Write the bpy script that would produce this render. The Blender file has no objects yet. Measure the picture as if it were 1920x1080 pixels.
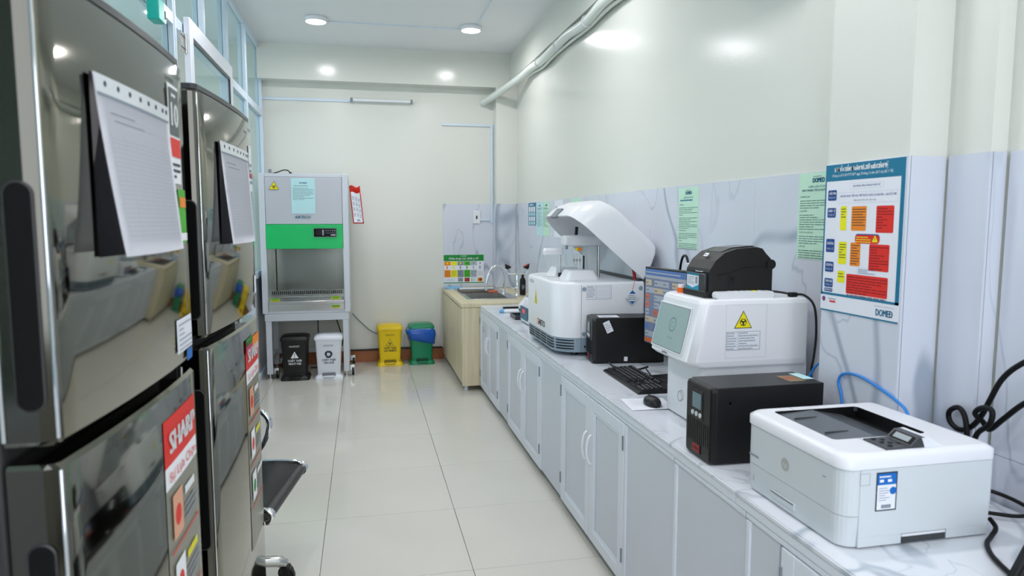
import bpy, bmesh, math, random
from mathutils import Vector, Matrix
random.seed(7)
R = math.radians
PI = math.pi
SC = bpy.context.scene
COL = SC.collection

# ------------------------------------------------------------------ camera, light, exposure
CAM_H = 1.43
cam = bpy.data.cameras.new('camera')
cam.sensor_width = 36.0
cam.lens = 36.0 * 1300.0 / 1920.0
cam.clip_start = 0.02
cam.dof.use_dof = True
cam.dof.focus_distance = 3.5
cam.dof.aperture_fstop = 4.5
cam_o = bpy.data.objects.new('camera', cam)
COL.objects.link(cam_o)
cam_o.location = (0, 0, CAM_H)
cam_o.rotation_euler = (R(90 - 5.5797), 0, R(-12.0991))
SC.camera = cam_o

w = bpy.data.worlds.new('daylight')
SC.world = w
w.use_nodes = True
w.node_tree.nodes['Background'].inputs[0].default_value = (0.80, 0.92, 1.0, 1)
w.node_tree.nodes['Background'].inputs[1].default_value = .8

LAMP_W = 8.6          # each round ceiling lamp
def area_light(name, loc, rot, sx, sy, energy, color):
    l = bpy.data.lights.new(name, 'AREA')
    l.shape = 'RECTANGLE'; l.size = sx; l.size_y = sy
    l.energy = energy; l.color = color
    o = bpy.data.objects.new(name, l); COL.objects.link(o)
    o.location = loc; o.rotation_euler = rot
    return o
# added daylight: cool area light at an assumed, unseen window behind the photographer
area_light('assumed_window_daylight', (0.3, -1.28, 1.75), (R(90), 0, 0), 2.1, 1.7, 40, (0.86, 0.90, 1.0))
# daylight in the neighbouring room
area_light('side_room_daylight', (-3.85, 4.2, 1.75), (0, R(-90), 0), 1.6, 4.0, 48, (0.82, 0.93, 1.0))

vs = SC.view_settings
vs.view_transform = 'Standard'
vs.look = 'None'
vs.gamma = 1.0
vs.use_curve_mapping = False
vs.exposure = 0.0

# ------------------------------------------------------------------ materials
def lin(c):
    return tuple((x / 12.92 if x <= .04045 else ((x + .055) / 1.055) ** 2.4) for x in c)
def hexc(h):
    return lin(tuple(int(h[i:i + 2], 16) / 255 for i in (0, 2, 4)))
MATS = {}
def mat(name, col, rough=.5, metal=0., bump=0., bscale=80., var=0., vscale=6., emit=0., trans=0., alpha=1., coat=0., ior=1.45, spec=.5):
    if name in MATS: return MATS[name]
    if isinstance(col, str): col = hexc(col)
    m = bpy.data.materials.new(name); m.use_nodes = True
    nt = m.node_tree; b = nt.nodes['Principled BSDF']
    b.inputs['Base Color'].default_value = (*col, 1)
    b.inputs['Roughness'].default_value = rough
    b.inputs['Metallic'].default_value = metal
    b.inputs['IOR'].default_value = ior
    b.inputs['Specular IOR Level'].default_value = spec
    b.inputs['Coat Weight'].default_value = coat
    b.inputs['Coat Roughness'].default_value = .08
    b.inputs['Transmission Weight'].default_value = trans
    b.inputs['Alpha'].default_value = alpha
    if emit:
        b.inputs['Emission Color'].default_value = (*col, 1)
        b.inputs['Emission Strength'].default_value = emit
    tc = nt.nodes.new('ShaderNodeTexCoord')
    if var:
        n = nt.nodes.new('ShaderNodeTexNoise'); n.inputs['Scale'].default_value = vscale; n.inputs['Detail'].default_value = 4
        nt.links.new(tc.outputs['Object'], n.inputs['Vector'])
        mx = nt.nodes.new('ShaderNodeMix'); mx.data_type = 'RGBA'
        mx.inputs[6].default_value = (*[c * (1 - var) for c in col], 1)
        mx.inputs[7].default_value = (*[min(1, c * (1 + var)) for c in col], 1)
        nt.links.new(n.outputs['Fac'], mx.inputs[0]); nt.links.new(mx.outputs[2], b.inputs['Base Color'])
    if bump:
        n = nt.nodes.new('ShaderNodeTexNoise'); n.inputs['Scale'].default_value = bscale; n.inputs['Detail'].default_value = 3
        nt.links.new(tc.outputs['Object'], n.inputs['Vector'])
        bp = nt.nodes.new('ShaderNodeBump'); bp.inputs['Strength'].default_value = bump; bp.inputs['Distance'].default_value = .002
        nt.links.new(n.outputs['Fac'], bp.inputs['Height']); nt.links.new(bp.outputs[0], b.inputs['Normal'])
    MATS[name] = m
    return m

def marble(name, base, vein, scale=1.0, rough=.22, seed=0.0, strength=1.0):
    m = bpy.data.materials.new(name); m.use_nodes = True
    nt = m.node_tree; b = nt.nodes['Principled BSDF']; L = nt.links.new
    b.inputs['Roughness'].default_value = rough
    geo = nt.nodes.new('ShaderNodeNewGeometry')
    mp = nt.nodes.new('ShaderNodeMapping'); mp.inputs['Location'].default_value = (seed, seed * .7, seed * 1.3)
    mp.inputs['Rotation'].default_value = (R(38), R(14), R(8)); mp.inputs['Scale'].default_value = (scale, scale, scale * .45)
    L(geo.outputs['Position'], mp.inputs['Vector'])
    def veins(sc, dist, width, seedo):
        n = nt.nodes.new('ShaderNodeTexNoise'); n.inputs['Scale'].default_value = sc; n.inputs['Detail'].default_value = 3
        n.inputs['Roughness'].default_value = .42; n.inputs['Distortion'].default_value = dist
        ad = nt.nodes.new('ShaderNodeVectorMath'); ad.operation = 'ADD'; ad.inputs[1].default_value = (seedo, seedo, 0)
        L(mp.outputs[0], ad.inputs[0]); L(ad.outputs[0], n.inputs['Vector'])
        s = nt.nodes.new('ShaderNodeMath'); s.operation = 'SUBTRACT'; s.inputs[1].default_value = .5
        a = nt.nodes.new('ShaderNodeMath'); a.operation = 'ABSOLUTE'
        r = nt.nodes.new('ShaderNodeMapRange'); r.inputs['From Min'].default_value = 0; r.inputs['From Max'].default_value = width
        r.inputs['To Min'].default_value = 1; r.inputs['To Max'].default_value = 0; r.interpolation_type = 'SMOOTHSTEP'
        L(n.outputs['Fac'], s.inputs[0]); L(s.outputs[0], a.inputs[0]); L(a.outputs[0], r.inputs['Value'])
        return r.outputs[0]
    v1 = veins(1.35, .6, .020, 0); v2 = veins(2.6, .8, .012, 5.3)
    mask = nt.nodes.new('ShaderNodeTexNoise'); mask.inputs['Scale'].default_value = 1.7
    L(mp.outputs[0], mask.inputs['Vector'])
    mr = nt.nodes.new('ShaderNodeMapRange'); mr.inputs['From Min'].default_value = .34; mr.inputs['From Max'].default_value = .52
    L(mask.outputs['Fac'], mr.inputs['Value'])
    mu1 = nt.nodes.new('ShaderNodeMath'); mu1.operation = 'MULTIPLY'; L(v1, mu1.inputs[0]); L(mr.outputs[0], mu1.inputs[1])
    mu2 = nt.nodes.new('ShaderNodeMath'); mu2.operation = 'MULTIPLY'; L(v2, mu2.inputs[0]); L(mr.outputs[0], mu2.inputs[1])
    mu3 = nt.nodes.new('ShaderNodeMath'); mu3.operation = 'MULTIPLY'; mu3.inputs[1].default_value = .55; L(mu2.outputs[0], mu3.inputs[0])
    mxx = nt.nodes.new('ShaderNodeMath'); mxx.operation = 'MAXIMUM'; L(mu1.outputs[0], mxx.inputs[0]); L(mu3.outputs[0], mxx.inputs[1])
    cl = nt.nodes.new('ShaderNodeTexNoise'); cl.inputs['Scale'].default_value = 1.1; cl.inputs['Detail'].default_value = 4
    L(mp.outputs[0], cl.inputs['Vector'])
    clr = nt.nodes.new('ShaderNodeMapRange'); clr.inputs['From Min'].default_value = .5; clr.inputs['From Max'].default_value = .8; clr.inputs['To Max'].default_value = .35
    L(cl.outputs['Fac'], clr.inputs['Value'])
    ad2 = nt.nodes.new('ShaderNodeMath'); ad2.operation = 'ADD'; ad2.use_clamp = True; L(mxx.outputs[0], ad2.inputs[0]); L(clr.outputs[0], ad2.inputs[1])
    st = nt.nodes.new('ShaderNodeMath'); st.operation = 'MULTIPLY'; st.inputs[1].default_value = strength; L(ad2.outputs[0], st.inputs[0])
    mx = nt.nodes.new('ShaderNodeMix'); mx.data_type = 'RGBA'
    mx.inputs[6].default_value = (*hexc(base), 1); mx.inputs[7].default_value = (*hexc(vein), 1)
    L(st.outputs[0], mx.inputs[0]); L(mx.outputs[2], b.inputs['Base Color'])
    return m

def wood(name, c1, c2):
    m = bpy.data.materials.new(name); m.use_nodes = True
    nt = m.node_tree; b = nt.nodes['Principled BSDF']; L = nt.links.new
    b.inputs['Roughness'].default_value = .42
    tc = nt.nodes.new('ShaderNodeTexCoord')
    mp = nt.nodes.new('ShaderNodeMapping'); mp.inputs['Scale'].default_value = (28, 28, 1.6)
    L(tc.outputs['Object'], mp.inputs['Vector'])
    n = nt.nodes.new('ShaderNodeTexNoise'); n.inputs['Scale'].default_value = 1.4; n.inputs['Detail'].default_value = 5; n.inputs['Distortion'].default_value = .6
    L(mp.outputs[0], n.inputs['Vector'])
    rp = nt.nodes.new('ShaderNodeValToRGB'); rp.color_ramp.elements[0].position = .3; rp.color_ramp.elements[1].position = .7
    rp.color_ramp.elements[0].color = (*hexc(c1), 1); rp.color_ramp.elements[1].color = (*hexc(c2), 1)
    L(n.outputs['Fac'], rp.inputs[0]); L(rp.outputs[0], b.inputs['Base Color'])
    return m

def brushed(name, col, rough, metal, sc, bump):
    m = mat(name, col, rough, metal)
    nt = m.node_tree; b = nt.nodes['Principled BSDF']; L = nt.links.new
    tc = nt.nodes.new('ShaderNodeTexCoord'); mp = nt.nodes.new('ShaderNodeMapping'); mp.inputs['Scale'].default_value = sc
    n = nt.nodes.new('ShaderNodeTexNoise'); n.inputs['Scale'].default_value = 1.0; n.inputs['Detail'].default_value = 3
    L(tc.outputs['Object'], mp.inputs['Vector']); L(mp.outputs[0], n.inputs['Vector'])
    bp = nt.nodes.new('ShaderNodeBump'); bp.inputs['Strength'].default_value = bump; bp.inputs['Distance'].default_value = .001
    L(n.outputs['Fac'], bp.inputs['Height']); L(bp.outputs[0], b.inputs['Normal'])
    return m

M_WALL = mat('wall_gloss_paint', (.730, .742, .680), .15, bump=.16, bscale=110, spec=.4)
M_CEIL = mat('ceiling_paint', (.83, .85, .86), .55, bump=.05)
M_FLOOR = mat('floor_tile', (.66, .645, .58), .13, var=.05, vscale=2.5, spec=.5)
M_GROUT = mat('floor_grout', '5c5a4c', .9)
M_MARBLE = marble('wall_marble', 'd5dae4', '8e9bac', 1.0, .20, 3.1, .75)
M_TOP = marble('worktop_marble', 'e0e4ea', '98a6b2', 1.6, .16, 9.2, .7)
M_BASEB = mat('terracotta_skirting', 'a8663c', .35, var=.12, vscale=20)
M_WOOD = wood('pale_oak_laminate', 'cdbf9c', 'e2d8ba')
M_WOODTOP = wood('pale_oak_top', 'cfc3a0', 'ddd3b2')
M_ALU = mat('white_aluminium', 'd3e2ee', .35, spec=.5)
M_CABW = mat('cabinet_white_frame', 'e2e8f0', .38)
M_CABP = mat('cabinet_panel', 'd2d8e0', .42, var=.02)
M_GLASS = mat('tinted_glass', (.80, .95, .96), .03, trans=1.0, ior=1.05, spec=.6)
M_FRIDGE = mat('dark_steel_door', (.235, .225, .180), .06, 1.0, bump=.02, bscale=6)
M_FRSIDE = mat('steel_side_shaded', (.085, .082, .07), .12, 1.0)  # door sides darkened in colour, standing in for reflections of a dark room
M_GRIP = mat('grip_shade_black', '060606', .6, spec=.2)
M_INKP = mat('ink_pale', 'bcc3cc', .7)
M_FRBODY = mat('fridge_body_grey', '2a2a2a', .45)
M_CHROME = mat('chrome', (.82, .83, .85), .07, 1.0)
M_STEEL = mat('stainless_steel', (.62, .62, .60), .26, 1.0)
M_STEELD = mat('stainless_steel_panel', (.66, .67, .64), .24, 1.0)
M_BLACK = mat('black_plastic', '0d0d0e', .38, bump=.05, bscale=500)
M_BLACKG = mat('black_gloss', '0a0a0b', .14)
M_DGREY = mat('dark_grey_plastic', '3a3d40', .32)
M_MGREY = mat('mid_grey_plastic', '7d858c', .4)
M_WHITEP = mat('white_plastic', 'e8eaee', .28)
M_WHITEM = mat('white_matte', 'eceff2', .6)
M_LGREY = mat('light_grey_plastic', 'd3dadd', .38)
M_BLUEGREY = mat('blue_grey_plastic', '93a5b3', .4)
M_BSC = mat('cabinet_white_steel', 'd2d7de', .35)
M_BSCG = mat('cabinet_grey_panel', 'c2c4cb', .35)
M_GREEN = mat('green_panel', '17c168', .35)
M_PAPER = mat('paper', 'eaedf4', .75)
M_PAPERG = mat('paper_green', 'c6ead2', .7)
M_PAPERC = mat('paper_cyan', 'bfe6ea', .7)
M_INK = mat('ink', '26303a', .7)
M_INKL = mat('ink_light', '8b97a2', .7)
M_INKG = mat('ink_green_grey', '5f7f78', .7)
M_TEAL = mat('print_teal', '0a7396', .5)
M_NAVY = mat('print_navy', '17458c', .5)
M_PYEL = mat('print_yellow', 'f0ea00', .5)
M_PORG = mat('print_orange', 'f08a10', .5)
M_PRED = mat('print_red', 'e02418', .5)
M_PGRN = mat('print_green', '0a8c34', .5)
M_PLG = mat('print_leaf_green', '46b020', .5)
M_PBLUE = mat('print_blue', '0f6cc0', .5)
M_PGREY = mat('print_grey', '8b949e', .5)
M_PWHITE = mat('print_white', 'f4f6f8', .5)
M_HAZ = mat('hazard_yellow', 'f2e300', .4)
M_LEATHER = mat('black_leather', '2c2b2b', .36, bump=.25, bscale=160)
M_PIPE = mat('pipe_tape', 'dfe6e0', .35, bump=.2, bscale=40)
M_BYEL = mat('bin_yellow', 'f0cf0a', .3)
M_BGRN = mat('bin_green', '06855a', .3)
M_BBLK = mat('bin_black', '0f0e0d', .35)
M_BWHT = mat('bin_white', 'e6ebf2', .3)
M_BAG = mat('blue_bag', '1058b8', .22, bump=.5, bscale=14)
M_ORANGE = mat('orange_plastic', 'f06a1c', .35)
M_BLUEC = mat('blue_cable', '2a7fd0', .35)
M_CLOTH = mat('blue_cloth', '7db2d8', .9)
M_LAMP = mat('lamp_diffuser', (1.0, .99, .96), .5, emit=6.0)
M_SCRG = mat('lcd_grey_green', '8fa3a3', .12, emit=.16)
M_SCRD = mat('lcd_dark', '6d8890', .12)
M_LED = mat('led_red', 'e84848', .4, emit=.35)
M_FLESH = mat('sticker_orange_photo', 'e0a484', .5)
M_STRIP = mat('sticker_grey_strip', '7d7c6d', .3)
M_RED = mat('red_film', 'e8331c', .3)
M_CLEAR = mat('clear_plastic', (.92, .95, .96), .08, trans=.9, ior=1.1)

# ------------------------------------------------------------------ mesh helpers
class MB:
    """collects shapes in one bmesh, built as ONE mesh object"""
    def __init__(s): s.bm = bmesh.new(); s.mats = []
    def mi(s, m):
        if m not in s.mats: s.mats.append(m)
        return s.mats.index(m)
    def add(s, vs, fs, m=None, mtx=None, smooth=False):
        i = s.mi(m) if m else 0
        bv = [s.bm.verts.new(mtx @ Vector(v) if mtx else v) for v in vs]
        out = []
        for f in fs:
            try:
                k = s.bm.faces.new([bv[j] for j in f]); k.material_index = i; k.smooth = smooth; out.append(k)
            except ValueError: pass
        return out
    def box(s, a, b, bev=0., m=None, mtx=None, seg=2):
        x0, y0, z0 = a; x1, y1, z1 = b
        vs = [(x0, y0, z0), (x1, y0, z0), (x1, y1, z0), (x0, y1, z0), (x0, y0, z1), (x1, y0, z1), (x1, y1, z1), (x0, y1, z1)]
        fs = [(3, 2, 1, 0), (4, 5, 6, 7), (0, 1, 5, 4), (1, 2, 6, 5), (2, 3, 7, 6), (3, 0, 4, 7)]
        f = s.add(vs, fs, m, mtx)
        if bev:
            es = list({e for k in f for e in k.edges})
            r = bmesh.ops.bevel(s.bm, geom=es, offset=bev, segments=seg, profile=.5, affect='EDGES', clamp_overlap=True)
            for k in r['faces']: k.smooth = True
        return s
    def loft(s, rings, m=None, cap=True, mtx=None, smooth=True, closed=True):
        n = len(rings[0]); vs = [v for r in rings for v in r]; fs = []
        for i in range(len(rings) - 1):
            for j in range(n if closed else n - 1):
                k = (j + 1) % n
                fs.append((i * n + j, i * n + k, (i + 1) * n + k, (i + 1) * n + j))
        s.add(vs, fs, m, mtx, smooth)
        if cap:
            s.add(rings[0], [tuple(range(n))[::-1]], m, mtx); s.add(rings[-1], [tuple(range(n))], m, mtx)
        return s
    def prism(s, pts, z0, z1, m=None, mtx=None, smooth=False):
        return s.loft([[(x, y, z0) for x, y in pts], [(x, y, z1) for x, y in pts]], m, True, mtx, smooth)
    def cyl(s, c, r, h, n=20, axis='z', m=None, r2=None, mtx=None, smooth=True):
        r2 = r if r2 is None else r2
        def P(a, rr, t):
            x, y = rr * math.cos(a), rr * math.sin(a)
            v = {'z': (x, y, t), 'x': (t, x, y), 'y': (y, t, x)}[axis]
            return (c[0] + v[0], c[1] + v[1], c[2] + v[2])
        rg = [[P(2 * PI * i / n, rr, t) for i in range(n)] for rr, t in ((r, 0), (r2, h))]
        return s.loft(rg, m, True, mtx, smooth)
    def lathe(s, prof, n=24, m=None, mtx=None, c=(0, 0, 0)):
        rg = [[(c[0] + r * math.cos(2 * PI * i / n), c[1] + r * math.sin(2 * PI * i / n), c[2] + z) for i in range(n)] for r, z in prof]
        return s.loft(rg, m, True, mtx)
    def tube(s, pts, r, n=10, m=None, mtx=None, radii=None, smooth_path=0):
        P = [Vector(p) for p in pts]
        if smooth_path: P = catmull(P, smooth_path)
        rg = []; up = Vector((0, 0, 1)); prev = None
        for i, p in enumerate(P):
            t = (P[min(i + 1, len(P) - 1)] - P[max(i - 1, 0)])
            if t.length < 1e-9: t = Vector((0, 0, 1))
            t.normalize()
            if prev is None:
                a = up if abs(t.z) < .9 else Vector((1, 0, 0))
                u = t.cross(a).normalized()
            else:
                u = (prev - t * prev.dot(t))
                u = u.normalized() if u.length > 1e-6 else t.cross(up).normalized()
            prev = u; v = t.cross(u)
            rr = radii[min(int(i * len(radii) / len(P)), len(radii) - 1)] if radii else r
            rg.append([tuple(p + (u * math.cos(2 * PI * k / n) + v * math.sin(2 * PI * k / n)) * rr) for k in range(n)])
        return s.loft(rg, m, True, mtx)
    def grid(s, fn, nu, nv, m=None, thick=0., mtx=None):
        vs = [fn(i / nu, j / nv) for i in range(nu + 1) for j in range(nv + 1)]
        fs = [(i * (nv + 1) + j, (i + 1) * (nv + 1) + j, (i + 1) * (nv + 1) + j + 1, i * (nv + 1) + j + 1) for i in range(nu) for j in range(nv)]
        f = s.add(vs, fs, m, mtx, True)
        if thick:
            bmesh.ops.solidify(s.bm, geom=f, thickness=thick)
        return s
    def build(s, name, m=None, parent=None, loc=None, rot=None, fix=True):
        if fix: bmesh.ops.recalc_face_normals(s.bm, faces=s.bm.faces)
        me = bpy.data.meshes.new(name); s.bm.to_mesh(me); s.bm.free()
        if s.mats:
            for k in s.mats: me.materials.append(k)
        elif m: me.materials.append(m)
        o = bpy.data.objects.new(name, me); COL.objects.link(o)
        if parent: o.parent = parent
        if loc: o.location = loc
        if rot: o.rotation_euler = rot
        return o

def catmull(P, k):
    out = []
    for i in range(len(P) - 1):
        a = P[max(i - 1, 0)]; b = P[i]; c = P[i + 1]; d = P[min(i + 2, len(P) - 1)]
        for j in range(k):
            t = j / k
            out.append(.5 * ((2 * b) + (c - a) * t + (2 * a - 5 * b + 4 * c - d) * t * t + (3 * b - a - 3 * c + d) * t ** 3))
    out.append(P[-1]); return out

def rrect(x0, y0, x1, y1, r, n=5):
    """rounded rectangle, r a number or (r at x0y0, x1y0, x1y1, x0y1)"""
    if not isinstance(r, (tuple, list)): r = (r,) * 4
    out = []
    for (cx, cy, sx, sy, a0), q in zip(((x0, y0, 1, 1, 180), (x1, y0, -1, 1, 270), (x1, y1, -1, -1, 0), (x0, y1, 1, -1, 90)), r):
        if q <= 0: out.append((cx, cy)); continue
        for i in range(n + 1):
            a = R(a0 + 90 * i / n)
            out.append((cx + sx * q + q * math.cos(a), cy + sy * q + q * math.sin(a)))
    return out

def tag(o, label=None, cat=None, group=None, kind=None):
    if label: o['label'] = label
    if cat: o['category'] = cat
    if group: o['group'] = group
    if kind: o['kind'] = kind
    return o
def thing(name, label, cat, loc=(0, 0, 0), rz=0., group=None):
    o = bpy.data.objects.new(name, None); COL.objects.link(o); o.empty_display_size = .1
    o.location = loc; o.rotation_euler = (0, 0, rz)
    return tag(o, label, cat, group)
def struct(o, label=None):
    o['kind'] = 'structure'
    if label: o['label'] = label
    return o
def copy_tree(o, parent=None):
    c = o.copy(); COL.objects.link(c); c.parent = parent
    for ch in list(o.children): copy_tree(ch, c)
    return c
def box(name, a, b, m, parent=None, bev=0., seg=2):
    return MB().box(a, b, bev, seg=seg).build(name, m, parent)

# text -> triangles
_TX = {}
def text_geo(body):
    if body in _TX: return _TX[body]
    c = bpy.data.curves.new('tmp_text', 'FONT'); c.body = body; c.size = 1.0; c.resolution_u = 2
    o = bpy.data.objects.new('tmp_text', c)
    me = o.to_mesh()
    vs = [tuple(v.co) for v in me.vertices]; fs = [tuple(p.vertices) for p in me.polygons]
    o.to_mesh_clear(); bpy.data.objects.remove(o); bpy.data.curves.remove(c)
    if not vs: vs = [(0, 0, 0)]
    x0 = min(v[0] for v in vs); x1 = max(v[0] for v in vs); y0 = min(v[1] for v in vs); y1 = max(v[1] for v in vs)
    _TX[body] = (vs, fs, x0, x1, y0, y1)
    return _TX[body]

class Print:
    """flat print in a local (u,v) frame: origin at lower left, n points out of the sheet"""
    def __init__(s, o, u, v, off=.0006):
        s.o = Vector(o); s.u = Vector(u).normalized(); s.v = Vector(v).normalized(); s.n = s.u.cross(s.v); s.mb = MB(); s.off = off
    def P(s, x, y, l): return tuple(s.o + s.u * x + s.v * y + s.n * (s.off + l * .00025))
    def poly(s, pts, m, l=0):
        s.mb.add([s.P(x, y, l) for x, y in pts], [tuple(range(len(pts)))], m); return s
    def rect(s, x0, y0, x1, y1, m, l=0, r=0):
        return s.poly(rrect(x0, y0, x1, y1, r, 3) if r else [(x0, y0), (x1, y0), (x1, y1), (x0, y1)], m, l)
    def frame(s, x0, y0, x1, y1, t, m, l=0):
        s.rect(x0, y0, x1, y0 + t, m, l); s.rect(x0, y1 - t, x1, y1, m, l); s.rect(x0, y0 + t, x0 + t, y1 - t, m, l); s.rect(x1 - t, y0 + t, x1, y1 - t, m, l); return s
    def disc(s, cx, cy, r, m, l=0, n=20): return s.poly([(cx + r * math.cos(2 * PI * i / n), cy + r * math.sin(2 * PI * i / n)) for i in range(n)], m, l)
    def ring(s, cx, cy, r0, r1, m, l=0, a0=0, a1=360, n=20):
        for i in range(n):
            a = R(a0 + (a1 - a0) * i / n); b = R(a0 + (a1 - a0) * (i + 1) / n)
            s.poly([(cx + r0 * math.cos(a), cy + r0 * math.sin(a)), (cx + r1 * math.cos(a), cy + r1 * math.sin(a)), (cx + r1 * math.cos(b), cy + r1 * math.sin(b)), (cx + r0 * math.cos(b), cy + r0 * math.sin(b))], m, l)
        return s
    def text(s, body, x0, x1, y, h, m, l=1, shear=0., bold=0):
        """fit body into width x0..x1 and cap height h with its baseline at y"""
        vs, fs, a, b, c, d = text_geo(body)
        caph = .72
        sx = (x1 - x0) / max(b - a, 1e-6); sy = h / caph
        for k in range(bold + 1):
            dx = k * h * .09
            s.mb.add([s.P(x0 + dx + (v[0] - a) * sx + shear * v[1] * sy, y + v[1] * sy, l) for v in vs], fs, m)
        return s
    def lines(s, x0, x1, y0, y1, n, m, l=1, fill=.45, seed=0, words=True):
        rd = random.Random(seed); st = (y1 - y0) / n
        for i in range(n):
            y = y1 - (i + 1) * st + st * .2; xe = x1 if rd.random() < .6 else x0 + (x1 - x0) * rd.uniform(.35, .9)
            x = x0
            while x < xe - 1e-5:
                q = min(xe, x + (x1 - x0) * (rd.uniform(.06, .2) if words else 1))
                s.rect(x, y, q, y + st * fill, m, l); x = q + (x1 - x0) * .018
        return s
    def biohazard(s, cx, cy, r, m, l=1):
        for k in range(3):
            a = R(90 + 120 * k); x = cx + r * .42 * math.cos(a); y = cy + r * .42 * math.sin(a)
            s.ring(x, y, r * .36, r * .54, m, l, 270 + 120 * k - 128, 270 + 120 * k + 128, 14)
        s.ring(cx, cy, r * .62, r * .76, m, l, n=22)
        s.disc(cx, cy, r * .16, m, l, 10); return s
    def hazard(s, cx, cy, w, h, mfill, mline, sym='bio', l=0):
        s.poly([(cx - w / 2, cy), (cx + w / 2, cy), (cx, cy + h)], mline, l)
        s.poly([(cx - w * .44, cy + h * .04), (cx + w * .44, cy + h * .04), (cx, cy + h * .92)], mfill, l + 1)
        if sym == 'bio': s.biohazard(cx, cy + h * .34, h * .26, mline, l + 2)
        elif sym == '!':
            s.rect(cx - w * .03, cy + h * .3, cx + w * .03, cy + h * .66, mline, l + 2); s.rect(cx - w * .03, cy + h * .14, cx + w * .03, cy + h * .24, mline, l + 2)
        return s
    def build(s, name, parent=None): return s.mb.build(name, None, parent, fix=False)
UY = (0, 1, 0); UX = (1, 0, 0); UZ = (0, 0, 1); NY = (0, -1, 0)
# ================================================================== THE SETTING
YB = 7.09; XR = 1.53; CEIL = 3.07; XL = -.94; ZC = .725; BAND = 1.597
floor = struct(MB().box((-4.1, -1.4, -.12), (1.8, 7.25, -.003)).build('floor', M_GROUT), 'beige glossy tiled floor with thin dark joints')
TX, TY = .615, .622
me_tile = None
for i in range(-6, 3):
    for j in range(-7, 7):
        x0 = -.199 + TX * i; y0 = 3.319 + TY * j
        if x0 > 1.6 or y0 > 7.1 or y0 + TY < -1.3 or x0 < -4.05: continue
        if me_tile is None:
            t = MB().box((-TX / 2 + .0011, -TY / 2 + .0011, -.004), (TX / 2 - .0011, TY / 2 - .0011, 0), .0007, seg=1).build('tile', M_FLOOR, floor)
            me_tile = t.data
        else:
            t = bpy.data.objects.new('tile', me_tile); COL.objects.link(t); t.parent = floor
        t.location = (x0 + TX / 2, y0 + TY / 2, 0)
struct(box('ceiling', (-4.1, -1.4, CEIL), (1.8, 7.25, CEIL + .1), M_CEIL), 'pale smooth painted ceiling')
wb = struct(box('wall_back', (-4.1, YB, -.12), (1.8, 7.25, CEIL), M_WALL), 'glossy cream back wall')
# right wall with its pilasters (plan outline)
plan = [(XR, 7.25), (XR, 1.892), (1.385, 1.892), (1.385, 1.562), (1.50, 1.562), (1.50, 1.43), (1.548, 1.43), (1.548, -1.4), (1.80, -1.4), (1.80, 7.25)]
wr = struct(MB().prism([(x + .007 if k < 8 else x, y + .007 if k in (3, 4, 5, 6) else y) for k, (x, y) in enumerate(plan)], -.12, CEIL).build('wall_right', M_WALL), 'glossy pale right wall with pilasters')
def panels(parent, p, q, z0, z1, step, nrm):
    p = Vector((*p, 0)); q = Vector((*q, 0)); L = (q - p).length; n = max(1, round(L / step)); d = (q - p).normalized()
    N = Vector((*nrm, 0))
    for k in range(n):
        a = p + d * (L * k / n + .0006); b = p + d * (L * (k + 1) / n - .0006)
        c = [a, b, b - N * .007, a - N * .007]
        MB().prism([(v.x, v.y) for v in c], z0, z1).build('marble_panel', M_MARBLE, parent)
panels(wr, (XR, 6.93), (XR, 1.892), ZC - .02, BAND, .63, (-1, 0))
panels(wr, (1.385, 1.885), (1.385, 1.562), ZC - .02, BAND, .6, (-1, 0))
panels(wr, (1.393, 1.562), (1.50, 1.562), ZC - .02, BAND, .6, (0, -1))
panels(wr, (1.50, 1.555), (1.50, 1.43), ZC - .02, BAND, .6, (-1, 0))
panels(wr, (1.508, 1.43), (1.548, 1.43), ZC - .02, BAND, .6, (0, -1))
panels(wr, (1.548, 1.422), (1.548, -.4), ZC - .02, .842, .6, (-1, 0))
panels(wr, (1.548, 1.422), (1.548, -.4), .8435, BAND, .6, (-1, 0))
panels(wb, (.80, YB - .007), (1.318, YB - .007), ZC + .02, BAND, .6, (0, -1))
cb = struct(box('trim_1', (1.325, 6.937, 0), (1.537, 7.09, CEIL), M_WALL), 'cream corner column clad in marble below')
panels(cb, (1.325, 6.93), (XR - .008, 6.93), ZC + .02, BAND, .6, (0, -1))
panels(cb, (1.318, 7.08), (1.318, 6.935), ZC + .02, BAND, .6, (-1, 0))
struct(box('trim_2', (XL + .01, 6.937, 2.745), (1.325, 7.09, CEIL), M_WALL), 'cream beam across the top of the back wall')
struct(box('trim_3', (1.465, 1.90, 2.805), (1.537, 6.937, CEIL), M_WALL), 'cream beam along the top of the right wall')
struct(box('baseboard_back', (XL + .02, YB - .012, 0), (.80, YB, .118), M_BASEB, bev=.002), 'terracotta tile skirting along the back wall')
# front wall behind the photographer with an assumed, unseen window
fw = struct(MB().box((-4.1, -1.4, 0), (-.76, -1.3, CEIL)).box((1.36, -1.4, 0), (1.7, -1.3, CEIL)).box((-.76, -1.4, 0), (1.36, -1.3, .9)).box((-.76, -1.4, 2.6), (1.36, -1.3, CEIL)).build('wall_front', M_WALL))
w1 = struct(MB().box((-.76, -1.37, .9), (-.70, -1.32, 2.6)).box((1.30, -1.37, .9), (1.36, -1.32, 2.6)).box((.27, -1.37, .9), (.33, -1.32, 2.6)).box((-.70, -1.37, .9), (1.30, -1.32, .96)).box((-.70, -1.37, 2.54), (1.30, -1.32, 2.6)).build('assumed_window_1', M_ALU))  # assumed window, out of view, framing the added daylight area light
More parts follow.
